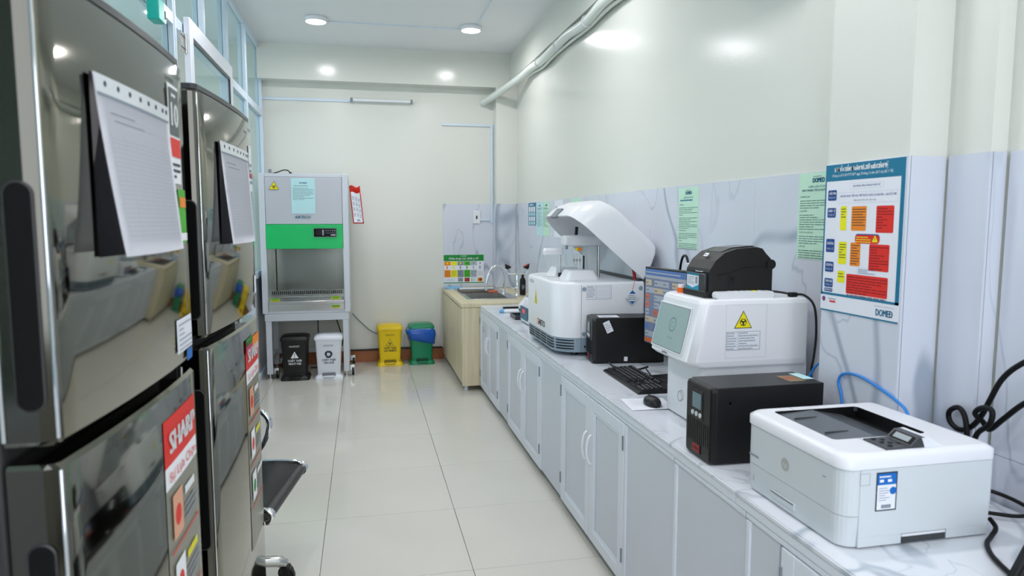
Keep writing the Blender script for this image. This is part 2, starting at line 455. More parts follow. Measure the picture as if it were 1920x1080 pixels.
# side room seen through the glass partition
wl = struct(MB().box((-4.1, -1.4, 0), (-4.0, 7.25, .9)).box((-4.1, -1.4, 2.6), (-4.0, 7.25, CEIL)).box((-4.1, -1.4, .9), (-4.0, 2.2, 2.6)).box((-4.1, 6.2, .9), (-4.0, 7.25, 2.6)).build('wall_far', M_WALL))
w2 = MB()
for yy in (2.2, 3.18, 4.17, 5.15, 6.14): w2.box((-3.99, yy, .9), (-3.93, yy + .06, 2.6))
w2.box((-3.99, 2.2, .9), (-3.93, 6.2, .96)).box((-3.99, 2.2, 2.54), (-3.93, 6.2, 2.6))
struct(w2.build('window_2', M_ALU))

# ---- glass partition on the left
part = struct(bpy.data.objects.new('wall_left', None), 'white aluminium and glass partition'); COL.objects.link(part)
def post(y, z0, z1, wd=.05, name='mullion'):
    return MB().box((XL - .03, y - wd / 2, z0), (XL + .03, y + wd / 2, z1), .003).box((XL + .03, y - wd * .2, z0), (XL + .034, y + wd * .2, z1)).build(name, M_ALU, part)
ups = [-1.27, -.2, 1.0, 2.2, 2.85, 3.90, 5.36, 6.17, 7.055]
for y in ups: post(y, 0, CEIL)
post(4.60, 2.50, CEIL)
TZ = 2.44
for a, b in zip(ups[:-1], ups[1:]):
    MB().box((XL - .028, a + .025, TZ - .03), (XL + .028, b - .025, TZ + .03), .003).build('transom', M_ALU, part)
    MB().box((XL - .028, a + .025, CEIL - .05), (XL + .028, b - .025, CEIL), .003).build('head_rail', M_ALU, part)
    MB().box((XL - .028, a + .025, 0), (XL + .028, b - .025, .06), .003).build('sill_rail', M_ALU, part)
    spl = [(a, b)] if b != 5.36 else [(3.90, 4.60), (4.60, 5.36)]
    for p, q in spl: MB().box((XL - .003, p + .025, TZ + .03), (XL + .003, q - .025, CEIL - .05)).build('pane', M_GLASS, part)
    if b != 5.36:
        MB().box((XL - .028, a + .025, .92), (XL + .028, b - .025, .98), .003).build('mid_rail', M_ALU, part)
        MB().box((XL - .003, a + .025, .98), (XL + .003, b - .025, TZ - .03)).build('pane', M_GLASS, part)
        MB().box((XL - .006, a + .025, .06), (XL + .006, b - .025, .92)).build('lower_panel', M_CABP, part)
# door in the partition, hung a little proud of the frame
dr = struct(bpy.data.objects.new('door_1', None), 'white aluminium glazed door in the partition'); COL.objects.link(dr)
D0, D1, DX = 4.06, 5.30, XL + .05
MB().box((DX - .016, D0, .05), (DX + .016, D0 + .075, 2.50), .003).build('stile', M_CABW, dr)
MB().box((DX - .016, D1 - .075, .05), (DX + .016, D1, 2.50), .003).build('stile', M_CABW, dr)
MB().box((DX - .016, D0 + .075, 2.41), (DX + .016, D1 - .075, 2.50), .003).build('top_rail', M_CABW, dr)
MB().box((DX - .016, D0 + .075, .90), (DX + .016, D1 - .075, 1.0), .003).build('lock_rail', M_CABW, dr)
MB().box((DX - .010, D0 + .075, .05), (DX + .010, D1 - .075, .90), .003).build('lower_panel', M_CABP, dr)
gb = MB()
for a, b in (((D0 + .075, 1.0), (D0 + .087, 2.41)), ((D1 - .087, 1.0), (D1 - .075, 2.41)), ((D0 + .087, 2.395), (D1 - .087, 2.41))):
    gb.box((DX + .002, a[0], a[1]), (DX + .012, b[0], b[1]))
gb.build('glazing_bead', M_DGREY, dr)
MB().box((DX - .004, D0 + .075, 1.0), (DX + .004, D1 - .075, 2.41)).build('pane', M_GLASS, dr)
for z in (2.36, 1.3, .25):
    h = MB().box((XL + .034, D0 - .09, z - .05), (XL + .040, D0 - .005, z + .05), .001).cyl((XL + .045, D0 - .004, z - .05), .007, .10).build('hinge', M_STEEL, dr)
    sc = MB()
    for dy in (-.075, -.045, -.02):
        for dz in (-.03, .03): sc.cyl((XL + .040, D0 + dy, z + dz), .005, .002, 8, 'x')
    sc.build('hinge_screw', M_DGREY, h)
# teal lock box above the near door leaf
lk = thing('door_closer_box', 'small teal plastic box with a steel latch on the partition transom', 'lock box', (XL + .034, 3.40, 2.31))
MB().box((0, 0, 0), (.05, .10, .10), .006).build('box', mat('teal_plastic', '19b8a8', .35), lk)
MB().box((.002, .10, .01), (.046, .135, .085), .003).build('latch_plate', M_STEEL, lk)
MB().box((.046, .112, .03), (.049, .124, .065)).build('keyhole', M_BLACK, lk)

# ---- ceiling lamps
def lamp(x, y, label):
    t = thing('ceiling_light', label, 'ceiling light', (x, y, CEIL), 0, 'round ceiling lights')
    MB().lathe([(.05, 0), (.092, 0), (.094, -.012), (.092, -.030), (.080, -.034)], 32).build('housing', M_WHITEP, t)
    MB().lathe([(.080, -.0345), (.078, -.036), (.04, -.0372), (.004, -.0375)], 32).build('diffuser', M_LAMP, t)
    l = bpy.data.lights.new('lamp_glow', 'AREA'); l.shape = 'DISK'; l.size = .16; l.energy = LAMP_W; l.color = (1.0, .965, 1.0); l.spread = R(175)
    o = bpy.data.objects.new('lamp_glow', l); COL.objects.link(o); o.parent = t; o.location = (0, 0, -.04)
    return t
lamp(-.34, 6.03, 'round surface ceiling light, left of the two above the safety cabinet aisle')
lamp(.935, 6.03, 'round surface ceiling light, right of the two, above the sink end')
for y in (3.9, 1.8, -.3):  # lamp rows out of view, their places assumed
    for x in (-.34, .935): lamp(x, y, 'assumed round ceiling light above the %s, %s side of the aisle' % ({3.9: 'open analyzer', 1.8: 'laser printer', -.3: 'assumed window'}[y], 'left' if x < 0 else 'right'))
for y in (5.6, 3.2, .8): lamp(-2.4, y, 'added round ceiling light %s in the room behind the glass' % {5.6: 'furthest', 3.2: 'midway', .8: 'nearest'}[y])  # unseen lamps added to light the side room
tag(MB().box((-.34, 6.10, CEIL - .008), (.97, 6.112, CEIL)).box((.97, 1.8, CEIL - .008), (.982, 6.112, CEIL)).build('ceiling_conduit', M_ALU), 'thin white cable conduit across the ceiling joining the lights', 'conduit')

# ---- fluorescent batten and conduits on the back wall
t = thing('tube_light', 'slim white fluorescent batten fixed high on the cream back wall', 'tube light', (-.10, YB, 2.575))
MB().box((0, -.03, .004), (.615, 0, .036), .004).build('housing', M_WHITEP, t)
MB().cyl((.03, -.042, .018), .013, .555, 14, 'x').build('tube', mat('tube_glass', 'e8eef0', .2), t)
for x in (.006, .585): MB().box((x, -.058, 0), (x + .022, -.03, .038), .004).build('end_cap', M_MGREY, t)
tag(MB().box((XL + .03, YB - .012, 2.575), (-.10, YB, 2.60), .002).build('wall_conduit', M_ALU), 'white conduit leading to the tube light on the back wall', 'conduit')
tag(MB().box((.80, YB - .014, 2.378), (1.29, YB, 2.40), .002).box((1.29, YB - .016, 1.40), (1.317, YB, 2.40), .002).build('cable_trunking', M_ALU), 'white right-angled cable trunking running down beside the corner column', 'trunking')
tag(MB().box((1.18, YB - .022, 1.425), (1.288, YB - .008, 1.440), .002).build('cable_trunking', M_ALU), 'short white trunking from the wall switch to the column', 'trunking')
t = thing('wall_switch', 'white switch plate on the marble above the sink', 'switch', (1.108, YB - .007, 1.395))
MB().box((0, -.012, 0), (.074, 0, .132), .004).build('plate', M_WHITEP, t)
MB().box((.03, -.015, .048), (.044, -.012, .082), .001).build('rocker', M_BLACK, t)

# ---- insulated pipe under the right hand beam
pp = []
for k in range(24):
    y = 2.98 + (6.25 - 2.98) * k / 23
    pp.append((1.478 + .005 * math.sin(k * 1.3), y, 2.755 + .010 * math.sin(k * .9 + .6)))
pp += [(1.445, 6.45, 2.74), (1.385, 6.68, 2.705), (1.305, 6.88, 2.66), (1.215, 7.075, 2.612)]
t = thing('insulated_pipe', 'white tape-wrapped air conditioning pipe along the right beam', 'pipe', (0, 0, 0))
MB().tube(pp, .033, 14, smooth_path=4).build('pipe', M_PIPE, t)
MB().tube([(x + .030, y, z - .034 - .006 * math.sin(i)) for i, (x, y, z) in enumerate(pp[:-4])], .011, 8, smooth_path=3).build('drain_hose', M_PIPE, t)
for k in (6, 11, 16, 20):
    x, y, z = pp[k]
    a = MB(); a.tube([(x + .037 * math.cos(q * PI / 8), y, z + .037 * math.sin(q * PI / 8)) for q in range(17)], .004, 6); a.build('tie', M_WHITEP, t)
# wall air conditioner just above the frame; its shade falls on the wall
t = thing('air_conditioner', 'white wall air conditioner high on the right wall', 'air conditioner', (XR, 2.08, 2.47))
MB().box((-.21, 0, 0), (.006, .87, .27), .03, seg=3).build('casing', M_WHITEP, t)
MB().box((-.19, .05, -.004), (-.08, .82, .004), .002).build('outlet_flap', M_LGREY, t)
# ================================================================== REFRIGERATORS
FH, FG, FW = 1.748, 1.136, .60
def bow(y, W=FW):          # door front, bowed outwards, corners rounded back
    t = 2 * y / W - 1
    return .012 * (1 - t * t) - .0
def door_outline(W=FW, th=.062):
    pts = []
    n = 16
    for i in range(n + 1):
        y = .014 + (W - .028) * i / n; pts.append((bow(y), y))
    f = [(-.010, .003)] + [(-.003, .007)] + pts + [(-.003, W - .007), (-.010, W - .003)]
    return [(-th, 0.0), (-.02, 0.0)] + f + [(-.02, W), (-th, W)]
def make_fridge(loc, rz, label, seed):
    t = thing('refrigerator', label, 'refrigerator', loc, rz, 'two-door refrigerators')
    MB().box((-.512, .005, .04), (-.068, FW - .005, FH - .012), .006).build('body', M_FRBODY, t)
    for x in (-.46, -.12):
        for y in (.05, FW - .05): MB().cyl((x, y, 0), .02, .041, 12).build('foot', M_BLACK, t)
    ol = door_outline()
    def door(name, z0, z1):
        ins = [(x - (.006 if x > -.03 else 0), min(max(y, .004), FW - .004)) for x, y in ol]
        d = MB().loft([[(x, y, z0) for x, y in ins], [(x, y, z0 + .006) for x, y in ol], [(x, y, z1 - .006) for x, y in ol], [(x, y, z1) for x, y in ins]], smooth=False)
        for f in d.bm.faces:
            if abs(f.normal.z) < .3: f.smooth = False
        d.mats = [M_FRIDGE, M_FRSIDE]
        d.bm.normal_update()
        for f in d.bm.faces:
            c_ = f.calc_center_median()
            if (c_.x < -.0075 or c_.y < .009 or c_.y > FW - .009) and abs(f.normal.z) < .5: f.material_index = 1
        d = d.build(name, None, t)
        for p in d.data.polygons:
            if len(p.vertices) == 4 and p.normal.x > .9 and abs(p.normal.z) < .2: p.use_smooth = True
        # polished strip down the near corner
        MB().box((-.0050, .0055, z0 + .008), (-.0004, .0100, z1 - .008), .0015).build('corner_trim', M_CHROME, d)
        return d
    df = door('freezer_door', FG + .012, FH - .012)
    dm = door('main_door', .075, FG - .012)
    MB().prism([(x - .004, min(max(y, .003), FW - .003)) for x, y in ol], FH - .012, FH).build('top_cap', M_DGREY, t)
    MB().box((-.066, .004, .01), (-.02, FW - .004, .072), .004).build('kick_plate', M_BLACK, t)
    # hand grips on the near door sides: flat black panels paint the recess shade
    for d, z0, z1 in ((df, 1.195, 1.475), (dm, .62, 1.02)):
        st = rrect(-.042, z0, -.012, z1, .0145, 6)
        MB().loft([[(x, -.0015, z) for x, z in st], [(x, .010, z) for x, z in st]], smooth=False).build('grip_recess_shade', M_GRIP, d)
        st2 = rrect(-.045, z0 - .003, -.0095, z1 + .003, .017, 6)
        r = MB()
        for i in range(len(st)):
            j = (i + 1) % len(st)
            r.add([(st[i][0], -.0022, st[i][1]), (st[j][0], -.0022, st[j][1]), (st2[j][0], -.0005, st2[j][1]), (st2[i][0], -.0005, st2[i][1])], [(0, 1, 2, 3)])
        r.build('grip_rim', M_FRBODY, d)
    MB().tube([(-.061, -.001, FG + .02), (-.061, -.001, FH - .03)], .003, 8).build('rear_edge_trim', M_CHROME, df)
    return t, df, dm
def curved(pr_y0, pr_y1, z0, z1, m, name, parent, off=.0012, n=6, W=FW):
    """a sticker that follows the bow of the door"""
    def fn(a, b): y = pr_y0 + (pr_y1 - pr_y0) * a; return (bow(y) + off, y, z0 + (z1 - z0) * b)
    return MB().grid(fn, n, 1).build(name, m, parent)
def bowprint(y0, z0, w):
    a = Vector((bow(y0), y0, z0)); b = Vector((bow(y0 + w), y0 + w, z0))
    return Print(a, b - a, UZ, .0028)

def sharp_label(dm, y0, W, multi=False):
    z1 = 1.075
    curved(y0, y0 + W, .44, .962, M_STRIP, 'feature_sticker', dm, .0010)
    curved(y0, y0 + W, .986, z1, M_PRED, 'brand_sticker', dm, .0014)
    curved(y0, y0 + W, .948, .989, M_PWHITE, 'slogan_sticker', dm, .0016)
    p = bowprint(y0, 0, W); p.off = .0045
    p.text('SHARP', W * .10, W * .90, 1.010, .040, M_PWHITE, bold=2)
    p.text('Sự Lựa Chọn', W * .08, W * .93, .959, .019, M_PRED)
    if multi:
        p.rect(0, 1.040, W * .5, 1.075, mat('print_magenta', 'c01860', .5), 0); p.rect(W * .45, 1.03, W, 1.075, M_PORG, 0)
        p.rect(0, 1.06, W * .45, 1.082, M_PGRN, 0)
    for k, (c, zz) in enumerate(((M_FLESH, .845), (M_PWHITE, .715), (M_PWHITE, .585))):
        p.rect(W * .12, zz, W * .42, zz + .085, c, 0, .004)
        p.disc(W * .27, zz + .04, W * .09, M_PRED if k < 2 else M_PGRN, 1, 12)
        p.lines(W * .50, W * .92, zz + .052, zz + .078, 1, M_PWHITE if k != 1 else M_PYEL, fill=.6, seed=k + 5)
        p.lines(W * .5, W * .95, zz + .005, zz + .045, 3, M_INKL, seed=k)
        p.rect(W * .05, zz - .02, W * .95, zz - .016, M_PRED, 0)
    p.build('sticker_print', dm)

AN1 = math.atan2(.026, FW)
f1, f1a, f1b = make_fridge((-.378, .945, 0), -AN1, 'dark steel two-door refrigerator nearest the camera, at the left edge', 1)
sharp_label(f1b, .345, .225)
curved(.470, .548, 1.50, 1.685, M_PWHITE, 'energy_sticker', f1a)
p = bowprint(.470, 1.50, .078)
p.rect(.006, .09, .072, .178, mat('sticker_dark_grey', '586260', .5), 0); p.text('10', .014, .064, .108, .045, M_PWHITE, bold=1); p.rect(.002, .050, .076, .085, M_PRED, 0); p.lines(.02, .06, .160, .172, 1, M_PWHITE)
p.lines(.01, .068, .008, .042, 3, M_INK, seed=4); p.build('sticker_print', f1a)
curved(.515, .575, 1.385, 1.49, M_PLG, 'green_sticker', f1a); p = bowprint(.515, 1.385, .06); p.rect(.005, .07, .055, .09, M_PORG, 0); p.rect(.004, .005, .056, .02, M_PWHITE, 0); p.build('sticker_print', f1a)
curved(.460, .580, 1.175, 1.240, M_PAPER, 'note_sticker', f1a); p = bowprint(.460, 1.172, .12); p.lines(.01, .11, .006, .064, 6, M_INKL, seed=9, fill=.25); p.build('sticker_print', f1a)
curved(.53, .575, 1.150, 1.172, M_PBLUE, 'care_sticker', f1a)
p = bowprint(.50, 1.70, .07); p.text('SHARP', 0, .07, 0, .011, M_INK); p.build('brand_mark', f1a)
AN2 = math.atan2(.030, FW)
f2, f2a, f2b = make_fridge((-.372, 1.765, 0), -AN2, 'dark steel two-door refrigerator beside the black office chair', 2)
sharp_label(f2b, .345, .225, True)
curved(.545, .585, 1.20, 1.255, M_PAPER, 'note_sticker', f2a)
curved(.52, .578, 1.52, 1.66, M_PAPER, 'energy_sticker', f2a); p = bowprint(.52, 1.52, .058); p.lines(.006, .052, .02, .09, 4, M_INKL, seed=2); p.rect(.004, .04, .054, .055, M_PRED, 1); p.build('sticker_print', f2a)
p = bowprint(.50, 1.70, .07); p.text('SHARP', 0, .07, 0, .011, M_INK); p.build('brand_mark', f2a)

def clip_sheet(fr, y0, y1, z0, z1, flare, label, an):
    """a black backing board flat on the door, a punched sheet in a clear sleeve curling off it"""
    t = thing('log_sheet', label, 'document', fr.location, -an, 'log sheets hung on the fridge doors')
    def bd(a, b): y = y0 + (y1 - y0) * a; return (bow(y) + .003, y, z0 + (z1 - z0) * b)
    MB().grid(bd, 6, 2, thick=.002).build('backing_board', M_BLACK, t)
    def fl(a, b):     # flare grows to the bottom and the near edge
        k = 1 - b
        return .006 + flare * (k ** 1.25) * (1 - .45 * a) + .006 * math.sin(PI * a) * k
    def sh(a, b):
        y = y0 + .004 + (y1 - y0 - .004) * a
        return (bow(y) + fl(a, b), y + .004 * (1 - b), z0 + (z1 - z0) * b)
    s = MB().grid(sh, 12, 12, thick=.0008).build('sheet', M_PAPER, t)
    pr = MB()
    def q(a0, b0, a1, b1, m, o=.0012):
        P = [sh(a0, b0), sh(a1, b0), sh(a1, b1), sh(a0, b1)]
        pr.add([(x + o, y, z) for x, y, z in P], [(0, 1, 2, 3)], m)
    rd = random.Random(3)
    q(.02, .885, .33, .90, M_INKL); q(.33, .885, .66, .90, M_INKL); q(.66, .885, .98, .90, M_INKL)
    q(.12, .80, .40, .806, M_INKL); q(.15, .76, .52, .766, M_INKL)
    for k in range(22):
        b = .66 - k * .026
        for a in (.08, .22, .36, .50, .64, .78):
            q(a, b, a + .13, b + .0016, M_INKP)
    for a in (.08, .22, .36, .50, .64, .78, .92): 
        for b in (.10, .22, .34, .46, .58): q(a, b, a + .002, b + .11, M_INKP)
    pr.build('sheet_print', None, s, fix=False)
    def st(a, b): x, y, z = sh(a, .90 + .10 * b); return (x + .0014, y, z)
    sl = MB().grid(st, 8, 2).build('sleeve_strip', mat('sleeve_strip_plastic', 'd6dcdf', .12), t)
    hl = MB()
    for a in (.10, .24, .38, .52, .64, .76, .88, .95):
        x, y, z = sh(a, .955); hl.cyl((x + .0016, y, z), .0042, .0006, 10, 'x')
    hl.build('punched_hole', M_INK, sl)
    return t
clip_sheet(f1, .125, .445, 1.378, 1.634, .030, 'white log sheet in a clear sleeve on the nearest refrigerator', AN1)
clip_sheet(f2, .135, .470, 1.368, 1.632, .022, 'white log sheet in a clear sleeve on the further refrigerator', AN2)

# ================================================================== OFFICE CHAIR (only its front corner shows past the fridge)
ch = thing('office_chair', 'black leather sling office chair with chrome frame beside the refrigerator', 'chair', (-.60, 2.68, 0), R(-9))
def seatf(a, b):   # a along width (y), b from back to front (x)
    y = -.215 + .43 * a; x = -.24 + .55 * b
    z = .455 + .012 * math.cos((a - .5) * PI) * -1 + .03 * (b - .4) ** 2
    if b > .82: z -= .30 * (b - .82) ** 1.5 * 6 * .18
    return (x, y, z)
MB().grid(seatf, 14, 16, thick=-.016).build('seat', M_LEATHER, ch)
MB().cyl((.302, -.222, .425), .020, .444, 16, 'y').build('front_roll', M_LEATHER, ch)
for s in (-1, 1):
    y = .235 * s
    MB().tube([(-.30, y, .95), (-.27, y, .60), (-.24, y, .47), (-.05, y, .452), (.20, y, .452), (.292, y, .446), (.318, y, .43), (.312, y, .408), (.298, y, .405)], .011, 12, smooth_path=5).build('side_rail', M_CHROME, ch)
    MB().cyl((.302, y - .012 * s - .006, .425), .024, .012, 18, 'y').build('roll_end', M_CHROME, ch)
    MB().tube([(.10, y + .012 * s, .45), (.150, y + .012 * s, .52), (.175, y + .014 * s, .60), (.155, y + .014 * s, .648), (.10, y + .014 * s, .662), (-.12, y + .014 * s, .662), (-.262, y + .006 * s, .655)], .013, 12, smooth_path=5).build('arm', M_CHROME, ch)
def backf(a, b): return (-.26 - .06 * b - .02 * math.sin(b * PI), -.215 + .43 * a, .50 + .45 * b)
MB().grid(backf, 10, 10, thick=.014).build('backrest', M_LEATHER, ch)
MB().cyl((0, 0, .10), .026, .335, 16).build('column', M_CHROME, ch)
MB().box((-.12, -.16, .425), (.14, .16, .445), .004).build('seat_plate', M_BLACK, ch)
for k in range(5):
    a = R(72 * k + 24); c, s_ = math.cos(a), math.sin(a)
    lg = MB().tube([(.02 * c, .02 * s_, .115), (.14 * c, .14 * s_, .11), (.25 * c, .25 * s_, .095), (.285 * c, .285 * s_, .078)], .02, 10, radii=[.026, .024, .021, .017], smooth_path=3).build('base_leg', M_STEEL, ch)
    MB().cyl((.285 * c - .02 * s_, .285 * s_ + .02 * c, .030), .030, .018, 18, 'y').cyl((.285 * c + .012 * s_, .285 * s_ - .012 * c, .030), .030, .018, 18, 'y').box((.285 * c - .018, .285 * s_ - .018, .035), (.285 * c + .018, .285 * s_ + .018, .075), .008).build('caster', M_BLACK, lg)

# ================================================================== BIOSAFETY CABINET
b = thing('biosafety_cabinet', 'white and green biological safety cabinet standing on an open frame', 'safety cabinet', (-.885, 6.43, 0))
BW, BD = .76, .55          # local x 0..BW, y 0 (front)..BD
Z0, Z1 = .60, 1.84
MB().box((0, 0, Z0), (.05, BD, Z1), .004).build('side_panel', M_BSC, b)
MB().box((BW - .05, 0, Z0), (BW, BD, Z1), .004).build('side_panel', M_BSC, b)
MB().box((.05, .012, Z1 - .03), (BW - .05, BD, Z1), .003).build('top_panel', M_BSC, b)
MB().box((.05, BD - .02, Z0), (BW - .05, BD, Z1 - .03)).build('back_panel', M_BSC, b)
up = MB().box((.052, .004, 1.395), (BW - .052, .05, 1.808), .004).build('upper_front_panel', M_BSCG, b)
gp = MB().box((.052, -.004, 1.177), (BW - .052, .05, 1.393), .003).build('green_front_panel', M_GREEN, b)
MB().box((.05, .05, 1.30), (BW - .05, BD - .02, 1.32)).build('chamber_ceiling', M_STEEL, b)
MB().box((.05, BD - .10, .70), (BW - .05, BD - .02, 1.30)).build('chamber_back', M_STEELD, b)
for x in (.05, BW - .054): MB().box((x, .05, .70), (x + .004, BD - .10, 1.30)).build('chamber_side', M_STEELD, b)
MB().box((.054, .05, .69), (BW - .054, BD - .10, .705)).build('work_tray', M_STEEL, b)
gr = MB().box((.054, .035, .742), (BW - .054, .10, .752)).box((.054, .092, .752), (BW - .054, .10, .800)).build('grille_plate', M_STEEL, b)
sl = MB()
for k in range(36): sl.box((.075 + k * .0172, .0905, .762), (.083 + k * .0172, .0915, .792))
sl.build('grille_slot', M_BLACK, gr)
MB().box((.052, -.022, .685), (BW - .052, .03, .712), .005).build('arm_rest', M_STEEL, b)
MB().box((.054, .006, .622), (BW - .054, .03, .685)).build('lower_front_plate', M_STEELD, b)
MB().box((.05, .012, Z0), (BW - .05, .04, .622)).build('bottom_rail', M_BSC, b)
MB().box((.054, .020, .75), (BW - .054, .026, 1.177)).build('sash_glass', mat('sash_glass', (.70, .72, .70), .02, trans=1.0, ior=1.02), b)
MB().box((.118, .06, .80), (.128, .07, 1.18)).build('chamber_post', M_DGREY, b)
# prints on the cabinet
for x, z in ((.075, .712), (.595, .720), (.595, .64)):
    p = Print((x, -.0225 if z > .7 and z < .72 else .004, z), UX, UZ, .001); p.rect(0, 0, .075, .026, M_HAZ); p.rect(.002, .012, .073, .024, M_PLG, 1); p.lines(.006, .07, .002, .012, 2, M_INK, seed=3); p.build('warning_tag', b)
p = Print((0, .002, 0), UX, UZ, .001)
p.hazard(.13, 1.697, .085, .075, M_HAZ, M_INK)
p.text('AIRTECH', .30, .43, 1.446, .026, mat('print_airtech', '178a9c', .5), bold=1)
p.build('front_print', up)
p = Print((.273, .002, 1.488), UX, UZ)
p.rect(0, 0, .205, .312, M_PAPERC); p.text('DOMED', .072, .138, .262, .016, M_TEAL, bold=1); p.lines(.025, .18, .240, .25, 1, M_INKG); p.lines(.015, .19, .12, .232, 9, M_INKG, seed=5, fill=.3); p.build('instruction_sheet', up)
cp = MB().box((.455, -.012, 1.280), (.655, -.003, 1.360), .004).build('control_panel', M_BLACKG, gp)
p = Print((.455, -.0125, 1.280), UX, UZ)
p.frame(0, 0, .20, .08, .003, M_PGREY); p.rect(.018, .018, .07, .064, mat('dark_display', '1a1416', .2), 1); p.rect(.075, .016, .09, .066, M_PGREY, 1)
for k in range(5): p.disc(.108 + k * .019, .058, .005, M_PGREY, 1, 8)
p.rect(.10, .036, .19, .038, M_PGREY, 1); p.rect(.15, .016, .19, .022, M_PWHITE, 1); p.build('panel_print', cp)
# stand
for x in (.02, BW - .07):
    for y in (.015, BD - .065): MB().box((x, y, .05), (x + .05, y + .05, .595), .003).build('stand_leg', M_BSC, b)
MB().box((.015, .01, .530), (BW - .015, .06, .598), .003).build('stand_top_rail', M_BSC, b)
MB().box((.015, BD - .06, .530), (BW - .015, BD - .01, .598), .003).build('stand_top_rail', M_BSC, b)
for x in (.02, BW - .07): MB().box((x, .065, .545), (x + .05, BD - .065, .598), .003).build('stand_top_rail', M_BSC, b)
for x in (.02, BW - .07): MB().box((x + .01, .065, .150), (x + .04, BD - .065, .195), .003).build('stand_side_rail', M_BSC, b)
MB().box((.07, BD - .055, .150), (BW - .07, BD - .02, .195), .003).build('stand_back_rail', M_BSC, b)
for x, sx in ((.045, 1), (BW - .045, 1)):
    for y in (.04, BD - .04):
        MB().cyl((x, y, 0), .030, .014, 20).cyl((x, y, .014), .012, .045, 12).build('levelling_foot', M_STEEL, b)
        MB().cyl((x + .045, y + .03, .042), .040, .022, 20, 'x').build('caster_wheel', M_BLACK, b)
        MB().box((x + .025, y + .01, .045), (x + .075, y + .055, .10), .006).build('caster_fork', M_STEEL, b)
# things on and at the cabinet
t = thing('plug_adapter', 'black cable and small plug lying on top of the safety cabinet', 'cable', (-.78, 6.55, Z1))
MB().tube([(0, 0, .004), (.05, 0, .018), (.10, .0, .036), (.14, 0, .03), (.155, 0, .008)], .005, 8, smooth_path=5).build('cord', M_BLACK, t)
MB().box((.145, -.012, 0), (.17, .012, .018), .004).build('plug', M_BLACK, t)
MB().box((-.03, -.015, 0), (-.005, .015, .042), .003).build('adapter', M_MGREY, t)
pk = thing('hanging_package', 'long red-edged plastic package hanging from the side of the safety cabinet', 'package', (-.12, 6.47, 1.40))
def pkf(a, b): return (.006 + .095 * a + .03 * (1 - b), -.004 + .014 * math.sin(a * PI) * math.sin(b * PI), .335 * b + .01 * math.sin(a * 7) * b)
MB().grid(pkf, 8, 14, thick=.006).build('pouch', M_RED, pk)
def pk2(a, b): x, y, z = pkf(.09 + .82 * a, .03 + .80 * b); return (x, y - .0075, z)
s = MB().grid(pk2, 6, 10).build('paper_face', M_PAPER, pk)
pr = MB()
for k in range(16):
    for a0 in (.08, .42, .72):
        if (k * 3 + int(a0 * 10)) % 4 == 0: continue
        b0 = .16 + k * .045
        P_ = [pk2(a0, b0), pk2(a0 + .22, b0), pk2(a0 + .22, b0 + .018), pk2(a0, b0 + .018)]
        pr.add([(x, y - .001, z) for x, y, z in P_], [(0, 1, 2, 3)], M_INKL)
for k in range(7):
    P_ = [pk2(.4 + k * .05, .04), pk2(.425 + k * .05, .04), pk2(.425 + k * .05, .11), pk2(.4 + k * .05, .11)]
    pr.add([(x, y - .001, z) for x, y, z in P_], [(0, 1, 2, 3)], M_INK)
pr.build('paper_print', None, s, fix=False)
MB().tube([(.02, -.002, .34), (.008, -.001, .375), (.002, 0, .40)], .002, 6).build('hanging_string', M_WHITEP, pk)

